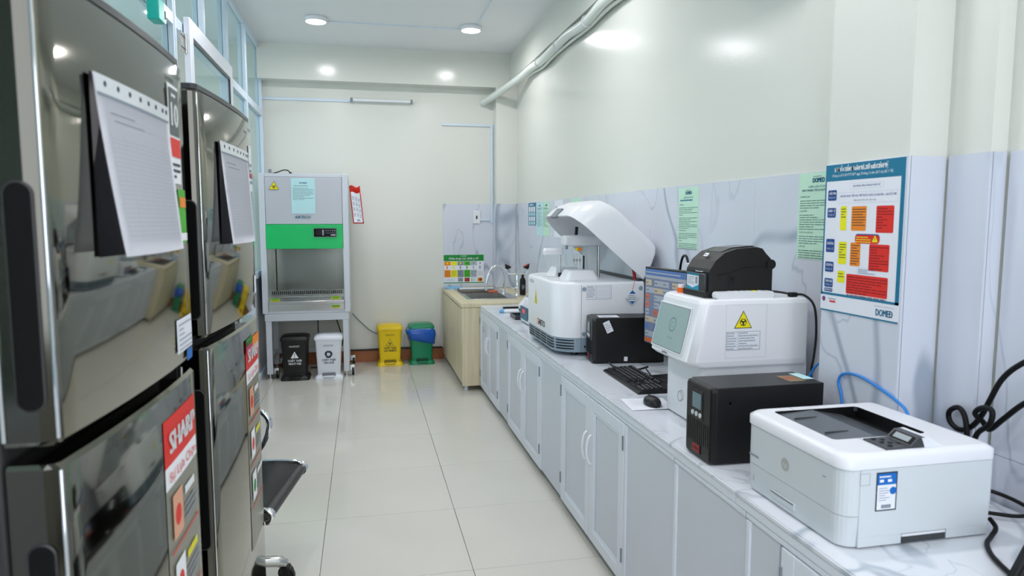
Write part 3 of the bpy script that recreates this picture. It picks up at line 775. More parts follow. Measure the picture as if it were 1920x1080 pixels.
# ================================================================== PEDAL BINS
def make_bin(loc, m, ink, label, lines, sym, W=.245, D=.23, H=.405, rz=0., bag=False):
    t = thing('pedal_bin', label, 'bin', loc, rz, 'pedal bins by the back wall')
    def rr(w, d, z, r=.02, yo=0): return [(x, y + yo, z) for x, y in rrect(-w / 2, 0, w / 2, d, r, 4)]
    w0, w1 = W * .78, W * .92
    MB().loft([rr(w0, D * .86, .018, .02, .012), rr(w0 + .004, D * .88, .05, .02, .010), rr(w1, D * .97, H * .86, .022, .004), rr(w1 + .008, D * .98, H * .885, .022, .002)], smooth=True).build('body', m, t)
    MB().loft([rr(W, D * 1.02, 0, .03, -.012), rr(W, D * 1.02, .016, .03, -.012), rr(W * .93, D * .95, .026, .03, -.004), rr(W * .82, D * .9, .040, .03, .004)]).build('base', m, t)
    lid = MB().loft([rr(W, D * 1.03, H * .885, .025, -.002), rr(W * 1.005, D * 1.03, H * .925, .025, -.002), rr(W * .97, D * .99, H * .955, .03, .003), rr(W * .80, D * .80, H * .985, .04, .026), rr(W * .5, D * .5, H, .04, .06)]).build('lid', m, t)
    MB().box((-.05, -.030, .024), (.05, .012, .036), .005).build('pedal', m, t)
    MB().box((-.058, -.0025, .012), (.058, .004, .062), .004).build('pedal_slot_shade', mat('pedal_shadow_' + label[:6], tuple(c * .25 for c in m.node_tree.nodes['Principled BSDF'].inputs[0].default_value[:3]), .5), t)  # thin block in darkened bin colour, painting the shade round the pedal
    # front lettering, leaning with the tapered front
    y_b, z_b = .010, .05; y_t, z_t = .004, H * .86
    p = Print((0, y_b, z_b), UX, (0, y_t - y_b, z_t - z_b), .0015)
    h = z_t - z_b
    p.lines(-.045, .045, h * .84, h * .90, 2, ink, seed=1, fill=.3)
    if sym == 'bio': p.hazard(0, h * .50, .08, .07, m, ink)
    elif sym == '!': p.hazard(0, h * .50, .078, .068, ink, m, '!')
    elif sym == 'recycle':
        cx, cy = 0, h * .60
        for k in range(3):
            p.ring(cx, cy, .017, .034, ink, 0, 100 + 120 * k, 190 + 120 * k, 8)
            a = R(100 + 120 * k - 4); q = .0225
            x, y = cx + q * math.cos(a), cy + q * math.sin(a); tx, ty = math.sin(a), -math.cos(a)
            p.poly([(x + .014 * math.cos(a), y + .014 * math.sin(a)), (x - .014 * math.cos(a), y - .014 * math.sin(a)), (x + .016 * tx, y + .016 * ty)], ink, 0)
    if lines:
        for k, s in enumerate(lines): p.text(s, -.0065 * len(s), .0065 * len(s), h * (.40 - .09 * k), .019, ink, 0, bold=1)
    p.build('lettering', t)
    if bag:
        rg = []
        rd = random.Random(5)
        N = 40
        for k, (z, g) in enumerate(((H * .875, .004), (H * .84, .022), (H * .76, .030), (H * .66, .026), (H * .585, .018), (H * .56, .010))):
            r = []
            for i, (x, y) in enumerate(rrect(-w1 / 2, .004, w1 / 2, D * .97, .03, 9)):
                a = math.atan2(y - D * .5, x); wv = .007 * math.sin(a * 7 + k) + .005 * math.sin(a * 13 + 2 * k)
                L = math.hypot(x, y - D * .5); f = 1 + (g + wv + .016 * max(0, -math.cos(a)) * (k in (1, 2))) / L
                dz = (-.030 * x / (w1 / 2) if k >= 3 else 0) + .006 * math.sin(a * 5 + k)
                r.append((x * f, D * .5 + (y - D * .5) * f, z + dz))
            rg.append(r)
        MB().loft(rg, cap=False).build('liner_bag', M_BAG, t)
    return t
make_bin((-.620, 6.375, 0), M_BBLK, M_PWHITE, 'black pedal bin with a white warning triangle under the safety cabinet', ('CHẤT THẢI', 'NGUY HẠI'), '!', W=.25)
make_bin((-.325, 6.36, 0), M_BWHT, M_INK, 'white pedal bin with a recycling symbol under the safety cabinet', ('CHẤT THẢI', 'TÁI CHẾ'), 'recycle', W=.25)
make_bin((.238, 6.83, 0), M_BYEL, M_INK, 'yellow pedal bin with a biohazard triangle against the back wall', ('CHẤT THẢI', 'LÂY NHIỄM'), 'bio', W=.25)
make_bin((.552, 6.835, 0), M_BGRN, mat('ink_dark_green', '044a33', .5), 'green pedal bin lined with a blue bag beside the sink cabinet', (), '', W=.25, bag=True)
# wall socket and cords under the cabinet
t = thing('wall_socket', 'white wall socket with a black plug under the safety cabinet', 'socket', (-.46, YB, .42))
MB().box((0, -.012, 0), (.075, 0, .115), .004).build('plate', M_WHITEP, t)
MB().box((-.012, -.05, .045), (.03, -.012, .085), .008).build('plug', M_BLACK, t)
MB().tube([(.01, -.045, .05), (.008, -.05, -.10), (.02, -.06, -.26), (.06, -.09, -.40)], .005, 8, smooth_path=5).build('cord', M_BLACK, t)
MB().tube([(.575, .50, .595), (.595, .62, .50), (.645, .63, .33), (.665, .63, .22), (.60, .60, .05), (.465, .47, .012), (.365, .43, .012)], .006, 8, smooth_path=6).build('power_cord', M_BLACK, b)
tag(MB().tube([(-.12, 7.075, .50), (-.03, 7.078, .40), (.07, 7.078, .31), (.20, 7.078, .26)], .0045, 6, smooth_path=6).build('thin_cable', M_INKG), 'thin grey cable sagging along the back wall to the yellow bin', 'cable')
tag(MB().tube([(-.17, 7.062, .13), (0, 7.065, .128), (.4, 7.065, .132), (.78, 7.065, .126)], .008, 8, smooth_path=4).build('floor_cable', M_BLACK), 'black cable lying along the terracotta skirting', 'cable')
# ================================================================== SINK CABINET
SX, SY0, SY1, SZ = .79, 5.665, 7.082, .742
t = thing('sink_cabinet', 'pale oak sink cabinet in the far right corner', 'cabinet', (0, 0, 0))
MB().box((SX + .018, SY0, .055), (1.313, SY1, .52)).box((1.313, SY0, .055), (1.522, 6.922, .52)).box((SX + .018, SY0, .52), (.89, SY1, SZ - .035)).box((.89, SY0, .52), (1.313, 5.92, SZ - .035)).box((.89, 6.935, .52), (1.313, SY1, SZ - .035)).build('body', M_WOOD, t)
MB().box((SX, SY0 - .001, .045), (1.0, SY0 + .018, SZ - .035), .001).build('end_panel', M_WOOD, t)
for k in range(3):
    a = SY0 + .02 + k * .466
    MB().box((SX, a, .06), (SX + .017, a + .460, SZ - .048), .0015).build('door', M_WOOD, t)
for x, y in ((.83, 5.72), (.83, 7.03), (1.25, 5.72), (1.25, 7.03)): MB().cyl((x, y, 0), .016, .056, 12).build('foot', M_WHITEP, t)
wt = thing('sink_worktop', 'pale oak worktop around the steel sink', 'worktop', (0, 0, 0))
h0, h1, k0, k1 = .895, 1.31, 5.95, 6.90
z0, z1 = SZ - .033, SZ
m_ = MB().box((SX - .008, SY0 - .008, z0), (h0, SY1, z1), .002).box((h1, SY0 - .008, z0), (1.522, 6.922, z1), .002).box((h0, SY0 - .008, z0), (h1, k0, z1), .002).box((h0, k1, z0), (h1, SY1, z1), .002)
m_.build('top', M_WOODTOP, wt)
sk = thing('steel_sink', 'stainless steel sink bowl with a drainer set into the oak worktop', 'sink', (0, 0, 0))
zr = SZ + .004
MB().box((h0 - .02, k0 - .02, SZ), (h1 + .02, k0 + .02, zr), .002).box((h0 - .02, k1 - .02, SZ), (h1 + .02, k1 + .02, zr), .002).box((h0 - .02, k0 + .02, SZ), (h0 + .02, k1 - .02, zr), .002).box((h1 - .06, k0 + .02, SZ), (h1 + .02, k1 - .02, zr), .002).build('rim', M_STEEL, sk)
ym = 6.46
m_ = MB()
m_.box((h0 + .018, k0 + .018, SZ - .20), (h1 - .058, ym, SZ - .195))
m_.box((h0 + .016, k0 + .016, SZ - .20), (h0 + .021, ym, SZ)).box((h1 - .062, k0 + .016, SZ - .20), (h1 - .057, ym, SZ))
m_.box((h0 + .016, k0 + .016, SZ - .20), (h1 - .058, k0 + .021, SZ)).box((h0 + .016, ym - .005, SZ - .20), (h1 - .058, ym, SZ))
m_.build('bowl', M_STEEL, sk)
m_ = MB().box((h0 + .018, ym, SZ - .012), (h1 - .058, k1 - .018, SZ - .006))
for k in range(9): m_.box((h0 + .04 + k * .034, ym + .03, SZ - .006), (h0 + .052 + k * .034, k1 - .05, SZ + .002), .002)
m_.build('drainer', M_STEEL, sk)
MB().cyl((1.08, 6.2, SZ - .195), .04, .004, 20).build('drain', M_DGREY, sk)
# wire rack lying over the far end of the bowl
t = thing('sink_rack', 'dark slatted rack laid across the far end of the sink', 'rack', (.90, 6.47, zr))
for k in range(6): MB().box((.0 , .02 + k * .055, 0), (.34, .05 + k * .055, .014), .003).build('slat', mat('rack_slat', '6b6258', .3, .6), t)
tag(MB().tube([(.90, 6.60, zr + .026), (1.08, 6.56, zr + .028), (1.22, 6.58, zr + .026)], .012, 10, smooth_path=4).build('tube_brush', M_LGREY), 'pale plastic brush lying on the sink rack', 'brush')
tag(MB().box((1.15, 6.42, zr + .001), (1.24, 6.465, zr + .022), .006).build('soap_dish', mat('soap_orange', 'd86a48', .5), ), 'small orange soap piece on the sink edge', 'soap')
# blue folded cloth at the corner
def cl(a, b): return (.79 + .20 * a, 6.90 + .13 * b, SZ + .002 + .022 * (math.sin(a * PI) ** .5) * (math.sin(b * PI) ** .5) + .003 * math.sin(a * 14))
tag(MB().grid(cl, 14, 8).build('folded_cloth', M_CLOTH), 'light blue folded cloth on the corner of the sink worktop', 'cloth')
# goose-neck tap
t = thing('gooseneck_tap', 'chrome goose-neck tap curving over the steel sink', 'tap', (1.285, 6.35, zr))
MB().lathe([(.024, 0), (.024, .008), (.014, .016), (.012, .06)], 18).build('base', M_CHROME, t)
MB().tube([(0, 0, .05), (0, 0, .17), (-.02, 0, .235), (-.075, 0, .262), (-.13, 0, .225), (-.158, 0, .14), (-.17, 0, .06)], .0095, 12, smooth_path=6).build('spout', M_CHROME, t)
MB().cyl((-.172, 0, .028), .012, .036, 14).build('nozzle', M_CHROME, t)
MB().tube([(.0, -.01, .035), (-.01, -.045, .055), (-.012, -.06, .10)], .007, 10, smooth_path=4).build('lever', M_CHROME, t)
# eyewash
t = thing('eyewash_station', 'chrome twin-headed eyewash with black and red cups above the sink', 'eyewash', (1.36, 6.12, zr))
MB().lathe([(.024, 0), (.024, .01), (.013, .02), (.013, .05), (.019, .055), (.019, .085), (.012, .09), (.012, .20)], 18).build('riser', M_CHROME, t)
MB().tube([(-.10, 0, .245), (-.10, 0, .225), (-.088, 0, .207), (-.06, 0, .20), (.06, 0, .20), (.088, 0, .207), (.10, 0, .225), (.10, 0, .245)], .009, 12, smooth_path=5).build('crossbar', M_CHROME, t)
MB().cyl((0, 0, .195), .014, .045, 14).build('hub', M_CHROME, t)
MB().tube([(-.012, 0, .07), (-.05, -.01, .072), (-.062, -.012, .072)], .008, 10).build('valve', M_CHROME, t)
for s in (-1, 1):
    mt = Matrix.Translation((.10 * s, 0, .245)) @ Matrix.Rotation(R(-28 * s), 4, 'Y')
    cupo = MB().lathe([(.010, 0), (.020, .012), (.032, .030), (.033, .036)], 18, mtx=mt).build('cup', M_BLACK, t)
    MB().lathe([(.031, .0365), (.028, .039), (.004, .040)], 18, mtx=mt).build('cup_face', mat('cup_red', 'a8322c', .5), cupo)
t = thing('soap_bottle', 'slim black bottle standing behind the eyewash', 'bottle', (1.43, 6.20, zr))
MB().lathe([(.026, 0), (.028, .01), (.028, .13), (.022, .150), (.012, .162), (.012, .18), (.016, .182), (.016, .20)], 20).build('bottle', M_BLACK, t)
p = Print((-.018, -.0285, .045), UX, UZ); p.rect(0, 0, .036, .06, M_INK); p.lines(.004, .032, .01, .05, 4, M_PWHITE, fill=.2); p.build('bottle_label', t)

# ================================================================== WHITE BASE CABINETS AND WORKTOP
CX = .957
def handle(parent, y, s):
    MB().tube([(CX - .018, y, .515), (CX - .032, y + .010 * s, .50), (CX - .040, y + .014 * s, .45), (CX - .032, y + .010 * s, .40), (CX - .018, y, .385)], .0055, 10, smooth_path=5).build('handle', M_WHITEP, parent)
def cab_door(t, y0, y1, hs):
    """framed white door; hs = +1 handle at the far (y1) side, -1 at the near side"""
    z0, z1 = .045, .672
    d = MB()
    w_ = .052
    d.box((CX - .018, y0, z0), (CX - .001, y0 + w_, z1), .003).box((CX - .018, y1 - w_, z0), (CX - .001, y1, z1), .003).box((CX - .018, y0 + w_, z0), (CX - .001, y1 - w_, z0 + w_), .003).box((CX - .018, y0 + w_, z1 - w_), (CX - .001, y1 - w_, z1), .003)
    d = d.build('door', M_CABW, t)
    MB().box((CX - .009, y0 + w_, z0 + w_), (CX - .003, y1 - w_, z1 - w_)).build('door_panel', M_CABP, d)
    a, b, c, e = y0 + w_, y1 - w_, z0 + w_, z1 - w_
    MB().box((CX - .014, a, c), (CX - .009, a + .012, e), .002).box((CX - .014, b - .012, c), (CX - .009, b, e), .002).box((CX - .014, a + .012, c), (CX - .009, b - .012, c + .012), .002).box((CX - .014, a + .012, e - .012), (CX - .009, b - .012, e), .002).build('moulding', M_CABW, d)
    handle(d, y1 - .026 if hs > 0 else y0 + .026, 0)
    yh = y0 + .004 if hs > 0 else y1 - .004
    for z in (.57, .13): MB().cyl((CX - .0195, yh, z), .004, .055, 8).build('hinge', M_MGREY, d)
    return d
def unit(y0, y1, doors, pans, label, xb=1.52, notch=False):
    t = thing('base_cabinet', label, 'cabinet', (0, 0, 0), 0, 'white base cabinets under the worktop')
    xx = 1.375 if notch else xb
    MB().box((CX, y0 + .001, .045), (xx, y1 - .001, .688)).build('carcass', M_CABW, t)
    MB().box((CX + .03, y0 + .004, 0), (xx - .02, y1 - .004, .045)).build('plinth', M_DGREY, t)
    MB().box((CX - .016, y0 + .002, .676), (CX - .001, y1 - .002, .688), .001).build('top_rail', M_CABW, t)
    for a, b, hs in doors: cab_door(t, a, b, hs)
    for a, b in pans:
        MB().box((CX - .010, a, .045), (CX - .001, b, .672), .001).build('fixed_panel', M_CABP, t)
        MB().box((CX - .016, b, .045), (CX - .001, b + .018, .672), .002).build('stile', M_CABW, t)
    return t
u1 = unit(4.53, 5.652, [(5.262, 5.645, -1), (4.880, 5.255, 1)], [(4.534, 4.858)], 'white two-door base cabinet next to the oak sink cabinet')
p = Print((CX - .0092, 5.575, .52), NY, UZ); p.lines(0, .11, 0, .05, 3, M_INKL, fill=.3); p.build('door_print', u1.children[3] if len(u1.children) > 3 else u1)
unit(3.238, 4.528, [(4.078, 4.520, -1), (3.652, 4.072, 1)], [(3.243, 3.630)], 'white two-door base cabinet below the large open analyzer')
unit(1.963, 3.236, [(2.790, 3.228, -1), (2.386, 2.784, 1)], [(1.968, 2.364)], 'white two-door base cabinet below the keyboard')
unit(1.545, 1.961, [], [(1.550, 1.940)], 'plain white base cabinet panel below the black power supply', notch=True)
unit(.42, 1.543, [(.955, 1.385, -1), (.50, .950, 1)], [(1.402, 1.522)], 'white base cabinet nearest the camera below the laser printer')
def top(name, pts, label):
    t = thing(name, label, 'worktop', (0, 0, 0))
    MB().prism(pts, .690, ZC).build('slab', M_TOP, t)
    a = min(p[1] for p in pts); b = max(p[1] for p in pts); x = min(p[0] for p in pts)
    MB().box((x - .004, a, .690), (x, b, .712), .001).build('edge_trim', M_CABW, t)
    MB().box((x - .006, a, .7135), (x, b, ZC - .001), .0015).build('nosing', M_TOP, t)
    return t
top('worktop', [(.946, 1.597), (1.376, 1.597), (1.376, 1.899), (1.521, 1.899), (1.521, 5.652), (.946, 5.652)], 'long white marble worktop carrying the analyzers')
top('worktop', [(.946, .40), (1.538, .40), (1.538, 1.421), (1.49, 1.421), (1.49, 1.553), (1.376, 1.553), (1.376, 1.594), (.946, 1.594)], 'short white marble worktop under the laser printer')

# ================================================================== NOTICES ON THE WALLS
def notice(name, x, y0, y1, z0, z1, m, label, cat='notice', group=None):
    """sheet on a wall facing -X; y1 is its left edge as seen"""
    t = thing(name, label, cat, (x, y1, z0), 0, group)
    MB().box((-.0012, -(y1 - y0), 0), (-.0002, 0, z1 - z0)).build('sheet', m, t)
    return t, Print((-.0012, 0, 0), NY, UZ, .0004), y1 - y0, z1 - z0
X_ = XR
g_ = 'small notices taped on the marble'
t, p, W_, H_ = notice('wall_notice', X_, 6.10, 6.395, 1.382, 1.59, mat('paper_blue', '5f8fa8', .6), 'dark teal notice of pictogram cells, furthest on the marble wall', group=g_)
p.rect(.01, H_ - .03, W_ - .01, H_ - .004, M_TEAL, 0); p.lines(.05, W_ - .05, H_ - .028, H_ - .006, 1, M_PWHITE)
for k in range(3):
    for zz, hh, mm in ((.125, .045, M_PWHITE), (.09, .028, M_PAPERC), (.04, .04, M_PWHITE), (.008, .025, M_PAPERC)): p.rect(.03 + k * .085, zz, .085 + k * .085, zz + hh, mm, 0)
p.build('print', t)
for a, b, m, l, hd in ((5.86, 6.07, M_PAPERC, 'pale cyan notice beside the dark teal one on the marble', 'DOMED'), (5.635, 5.85, M_PAPERG, 'pale green notice between the cyan and the white sheets', 'DOMED'), (5.245, 5.48, M_PAPER, 'plain white notice left of the open analyzer lid', None), (4.80, 5.02, M_PAPERG, 'green notice half hidden behind the raised analyzer lid', 'DOMED')):
    t, p, W_, H_ = notice('wall_notice', X_, a, b, 1.293, 1.591, m, l, group=g_)
    if hd: p.text(hd, W_ * .36, W_ * .64, H_ - .04, .014, M_TEAL, bold=1)
    p.lines(W_ * .1, W_ * .9, H_ - .07, H_ - .05, 2, M_INKG, seed=int(a * 10)); p.lines(W_ * .08, W_ * .94, .08 if m != M_PAPER else .12, H_ - .08, 13, M_INKG if m != M_PAPER else M_INKL, seed=int(a * 100), fill=.25); p.build('print', t)
def domed(t, p, W_, H_, title, seed):
    p.text('DOMED', W_ * .36, W_ * .66, H_ - .034, .016, M_TEAL, bold=2)
    p.lines(W_ * .38, W_ * .64, H_ - .016, H_ - .010, 1, M_INKL)
    p.text('HƯỚNG DẪN SỬ DỤNG', W_ * .26, W_ * .74, H_ - .052, .0075, M_TEAL)
    if title: p.text(title, W_ * .10, W_ * .90, H_ - .064, .0075, M_TEAL, bold=1)
    else: p.lines(W_ * .10, W_ * .90, H_ - .066, H_ - .056, 1, M_TEAL, fill=.6)
    y = H_ - .085
    for k, (hd, n) in enumerate((('I. KHỞI ĐỘNG MÁY', 4), ('II. CHẠY MẪU', 7), ('III. XEM VÀ LƯU KẾT QUẢ', 4), ('IV. TẮT MÁY', 4))):
        p.text(hd, W_ * .05, W_ * (.05 + .016 * len(hd)), y, .0055, M_INK); y -= .006
        p.lines(W_ * .05, W_ * .95, y - n * .0082, y, n, M_INKG, seed=seed + k, fill=.3); y -= n * .0082 + .011
    p.build('print', t)
t, p, W_, H_ = notice('wall_notice', X_, 2.993, 3.204, 1.294, 1.587, M_PAPERG, 'pale green instruction notice above the monitor', group=g_)
domed(t, p, W_, H_, None, 11)
t, p, W_, H_ = notice('wall_notice', X_, 2.02, 2.233, 1.294, 1.594, M_PAPERG, 'pale green instruction notice partly behind the large colour poster', group=g_)
domed(t, p, W_, H_, 'MÁY PHÂN TÍCH HUYẾT HỌC', 21)

# large anaphylaxis poster on the pilaster
PX = 1.385
t, p, W_, H_ = notice('colour_poster', PX, 1.568, 1.888, 1.155, 1.597, M_PAPER, 'large white poster with teal border and red, orange and yellow boxes', 'poster')
s = W_ / .32
def RX(x0, y0, x1, y1, m, l=0, r=0): p.rect(x0 * W_, H_ * y0, x1 * W_, H_ * y1, m, l, r)
RX(.0, .885, 1.0, .995, M_TEAL); RX(0, .112, .018, .885, M_TEAL); RX(.955, .112, 1.0, .885, M_TEAL); RX(0, .112, 1, .128, M_TEAL); RX(0, .0, 1.0, .010, M_TEAL)
p.text('SƠ ĐỒ CHẨN ĐOÁN VÀ XỬ TRÍ PHẢN VỆ', W_ * .12, W_ * .80, H_ * .945, .0125, M_PWHITE, bold=2)
p.text('(Thông tư số 51/2017/TT-BYT ngày 29 tháng 12 năm 2017 của Bộ Y Tế)', W_ * .09, W_ * .86, H_ * .913, .0075, M_PWHITE)
FR = mat('print_pale_blue', 'c2cede', .6)
def fr(x0, y0, x1, y1): p.frame(x0 * W_, y0 * H_, x1 * W_, y1 * H_, .0006, FR)
fr(.34, .825, .76, .862); p.text('XÁC ĐỊNH TÌNH TRẠNG PHẢN VỆ', W_ * .38, W_ * .72, H_ * .838, .0055, M_NAVY)
fr(.20, .735, .93, .805); p.text('NGỪNG NGAY TIẾP XÚC VỚI THUỐC HOẶC DỊ NGUYÊN – GỌI HỖ TRỢ', W_ * .22, W_ * .91, H_ * .775, .0062, M_NAVY)
p.text('Đặt người bệnh nằm đầu thấp', W_ * .40, W_ * .68, H_ * .748, .0045, M_INKL)
for (y0, y1, a, b) in ((.755, .825, 'CHẨN ĐOÁN', 'PHẢN VỆ'), (.640, .705, 'PHÂN ĐỘ', 'PHẢN VỆ'), (.405, .495, 'XỬ TRÍ CẤP CỨU', 'PHẢN VỆ'), (.270, .340, 'XỬ TRÍ TIẾP THEO', 'PHẢN VỆ'), (.165, .225, 'THEO DÕI', 'PHẢN VỆ')):
    RX(.045, y0, .165, y1, M_NAVY, 0, .004); p.text(a, W_ * .058, W_ * .152, H_ * (y0 + (y1 - y0) * .58), .007, M_PWHITE, bold=1); p.text(b, W_ * .060, W_ * .15, H_ * (y0 + (y1 - y0) * .18), .006, FR)
RX(.045, .135, .165, .158, M_NAVY, 0, .004); p.text('KHUYẾN CÁO', W_ * .055, W_ * .155, H_ * .142, .005, M_PWHITE, bold=1)
for x0, y0, x1, y1, m, n in ((.23, .555, .315, .715, M_PYEL, 4), (.38, .555, .57, .712, M_PORG, 7), (.69, .545, .895, .712, M_PRED, 8), (.225, .33, .335, .480, M_PYEL, 6), (.385, .325, .515, .478, M_PORG, 8), (.625, .305, .865, .472, M_PRED, 9), (.225, .205, .325, .285, M_PYEL, 2), (.35, .140, .865, .270, M_PRED, 8)):
    RX(x0, y0, x1, y1, m, 0, .004)
    p.lines(W_ * (x0 + .012), W_ * (x1 - .012), H_ * (y1 - .012 - n * .0165), H_ * (y1 - .008), n, M_INK if m != M_PRED else mat('ink_maroon', '7a0f10', .6), 1, .3, seed=int(x0 * 100 + y0 * 10))
RX(.44, .478, .745, .535, M_NAVY, 0, .010); RX(.44, .474, .745, .528, M_PRED, 1, .010)
p.lines(W_ * .455, W_ * .64, H_ * .478, H_ * .522, 3, M_PYEL, 2, .4, 6)
p.hazard(W_ * .69, H_ * .485, .024, .020, M_PYEL, M_PYEL, None, 2); p.rect(W_ * .687, H_ * .497, W_ * .693, H_ * .515, M_INK, 4)
fr(.48, .275, .72, .318); p.lines(W_ * .50, W_ * .70, H_ * .28, H_ * .313, 3, M_NAVY, seed=8, fill=.3)
# footer
p.disc(W_ * .045, H_ * .082, .0075, M_NAVY, 0, 16); p.disc(W_ * .045, H_ * .082, .0035, M_PRED, 1, 12)
p.lines(W_ * .11, W_ * .25, H_ * .083, H_ * .094, 1, M_INKL); p.lines(W_ * .13, W_ * .24, H_ * .060, H_ * .078, 1, M_PRED, fill=.7)
p.text('DOMED', W_ * .74, W_ * .935, H_ * .030, .019, M_TEAL, bold=1); p.rect(W_ * .890, H_ * .030 + .0085, W_ * .922, H_ * .030 + .0108, M_TEAL, 1); p.rect(W_ * .72, H_ * .088, W_ * .95, H_ * .090, M_INKL)
p.build('print', t)
# waste sorting poster over the sink
t = thing('sorting_poster', 'colourful waste sorting poster with green header above the sink', 'poster', (.803, YB - .007, .775))
W_, H_ = .415, .305
MB().box((0, -.0015, 0), (W_, -.0003, H_)).build('sheet', M_PAPER, t)
p = Print((0, -.0015, 0), UX, UZ, .0004)
p.rect(0, H_ - .068, W_, H_ - .003, M_PGRN); p.rect(0, .008, W_, .018, M_PGRN)
p.text('Phân loại rác thải y tế', W_ * .13, W_ * .86, H_ - .052, .022, M_PWHITE, bold=2); p.text('DOMED', W_ * .43, W_ * .57, H_ - .022, .012, M_PWHITE, bold=1)
cs = [M_PORG, M_PYEL, M_PGREY, M_PLG, mat('print_pale_grey', 'b0b8c0', .5), M_PAPER]
for k in range(6):
    a = .006 + k * .068
    p.rect(a, H_ - .112, a + .064, H_ - .072, cs[k]); p.rect(a + .022, H_ - .150, a + .036, H_ - .118, cs[k] if k < 5 else M_INKL)
    p.rect(a, .070, a + .064, .146, cs[k]); p.lines(a + .004, a + .06, .085, .14, 5, M_INK, seed=k, fill=.2)
    p.disc(a + .032, H_ - .090, .009, M_HAZ if k < 3 else M_PGRN if k == 3 else M_INKL, 1, 12)
for k, m in ((0, M_PAPER), (2, M_PGREY), (3, mat('print_brown', '6b3d24', .6)), (4, M_PAPERC), (5, M_PORG)): p.rect(.01 + k * .068, .024, .062 + k * .068, .064, m)
p.disc(.235, .044, .014, M_PRED, 1, 10); p.disc(.38, .044, .015, mat('print_brown', '6b3d24', .6), 1, 10); p.lines(.012, .12, .03, .06, 3, M_INKL, fill=.2); p.rect(.285, .024, .292, .064, M_PORG, 1)
p.build('print', t)
# ================================================================== CHEMISTRY ANALYZER WITH RAISED LID (local x: 0 front .. depth, y: 0 near .. far)
HX, HY, HD, HW = .962, 3.395, .478, .73
hz = ZC
t = thing('chemistry_analyzer', 'large white benchtop analyzer with its curved lid raised', 'analyzer', (HX, HY, hz))
def plan_(ins=0., r=.13, fi=0.): return rrect(ins + fi, ins, HD - ins * .2, HW - ins, (r, .012, .012, r), 8)
for x in (.12, .44):
    for y in (.08, HW - .08): MB().cyl((x, y, 0), .022, .021, 14).build('foot', M_BLACK, t)
sk_ = MB().loft([[(x, y, .020) for x, y in plan_(.010)], [(x, y, .026) for x, y in plan_(.004)], [(x, y, .098) for x, y in plan_(0)]], smooth=False).build('skirt', M_BLUEGREY, t)
bd = MB().loft([[(x, y, .0985) for x, y in plan_(-.002)], [(x, y, .372) for x, y in plan_(-.002)], [(x, y, .382) for x, y in plan_(.003)], [(x, y, .386) for x, y in plan_(.012)]], smooth=True).build('housing', M_WHITEP, t)
for pl in bd.data.polygons:
    if abs(pl.normal.z) > .9 and len(pl.vertices) > 4: pl.use_smooth = False
# vent slots round the front corner of the skirt
ol = plan_(-.0015)
def along(d):      # point at distance d along the front from the far side towards the near corner, following the rounded corner
    P = [(0, HW - .13 - .0), (0, .13)] + [(.13 - .13 * math.cos(a), .13 - .13 * math.sin(a)) for a in [R(90 * k / 8) for k in range(1, 9)]] + [(.20, 0)]
    for a, b in zip(P[:-1], P[1:]):
        L = math.dist(a, b)
        if d <= L: return (a[0] + (b[0] - a[0]) * d / L, a[1] + (b[1] - a[1]) * d / L)
        d -= L
    return P[-1]
for g0 in (.02, .15, .28, .41, .535):
    for k in range(4):
        z = .038 + k * .0145
        L = .105 if g0 < .5 else .10
        pts = [(*along(g0 + L * q / 6), z) for q in range(7)]
        sl = MB()
        sl.loft([[(x + dx, y, zz) for dx, zz in ((-.0012, z), (.004, z), (.004, z + .006), (-.0012, z + .006))] if True else [] for x, y, z in pts], smooth=False)
        sl.build('vent_slot', M_BLACK, sk_)
# side details (near face y=0)
MB().box((.130, -.0028, .024), (.132, -.0018, .372)).build('panel_seam', M_MGREY, bd)
for x, z in ((.145, .352), (.455, .352), (.145, .118)): MB().cyl((x, -.006, z), .011, .005, 16, 'y').build('screw_cap', M_BLUEGREY, bd)
MB().cyl((.152, -.003, .052), .005, .004, 12, 'y').build('port', M_BLACK, sk_)
p = Print((.158, -.002, .298), UX, UZ); p.rect(0, 0, .135, .070, M_PAPER); p.frame(0, 0, .135, .070, .0012, M_INKL, 1)
for k in range(6): p.rect(.002, .010 + k * .010, .133, .0106 + k * .010, M_INKL, 1); p.lines(.004, .045, .011 + k * .010, .018 + k * .010, 1, M_INKL, seed=k, fill=.4)
p.rect(.052, .002, .0528, .068, M_INKL, 1); p.build('rating_label', bd)
MB().box((.30, -.0035, .165), (.41, -.0015, .178)).build('side_grille', M_BLACK, bd)
# front prints (front face x=0, seen from -X: right is -Y)
p = Print((-.002, HW, 0), NY, UZ, .001)
p.hazard(.30, .232, .060, .085, M_HAZ, M_HAZ, 'bio')
p.text('iHETO', .368, .50, .122, .034, M_INK, bold=1); p.ring(.352, .139, .012, .019, M_PORG, 1, n=14); p.text('MOZDE', .15, .25, .345, .018, M_INKL)
p.build('front_print', bd)
# deck furniture
dk = .386
for (x0, x1, y0, y1, hh) in ((.10, .29, .17, .33, .048), (.10, .28, .44, .60, .050)):
    MB().loft([[(x, y, dk - .002) for x, y in rrect(x0, y0, x1, y1, .02)], [(x, y, dk + hh - .006) for x, y in rrect(x0 + .022, y0 + .02, x1 - .022, y1 - .02, .015)], [(x, y, dk + hh) for x, y in rrect(x0 + .028, y0 + .026, x1 - .028, y1 - .026, .012)]], smooth=False).build('deck_hump', M_WHITEP, t)
for x, y, q in ((.06, .30, .03), (.07, .42, .035), (.05, .52, .03), (.11, .10, .03)): MB().cyl((x, y, dk), q, .0015, 22).build('deck_well', M_LGREY, t)
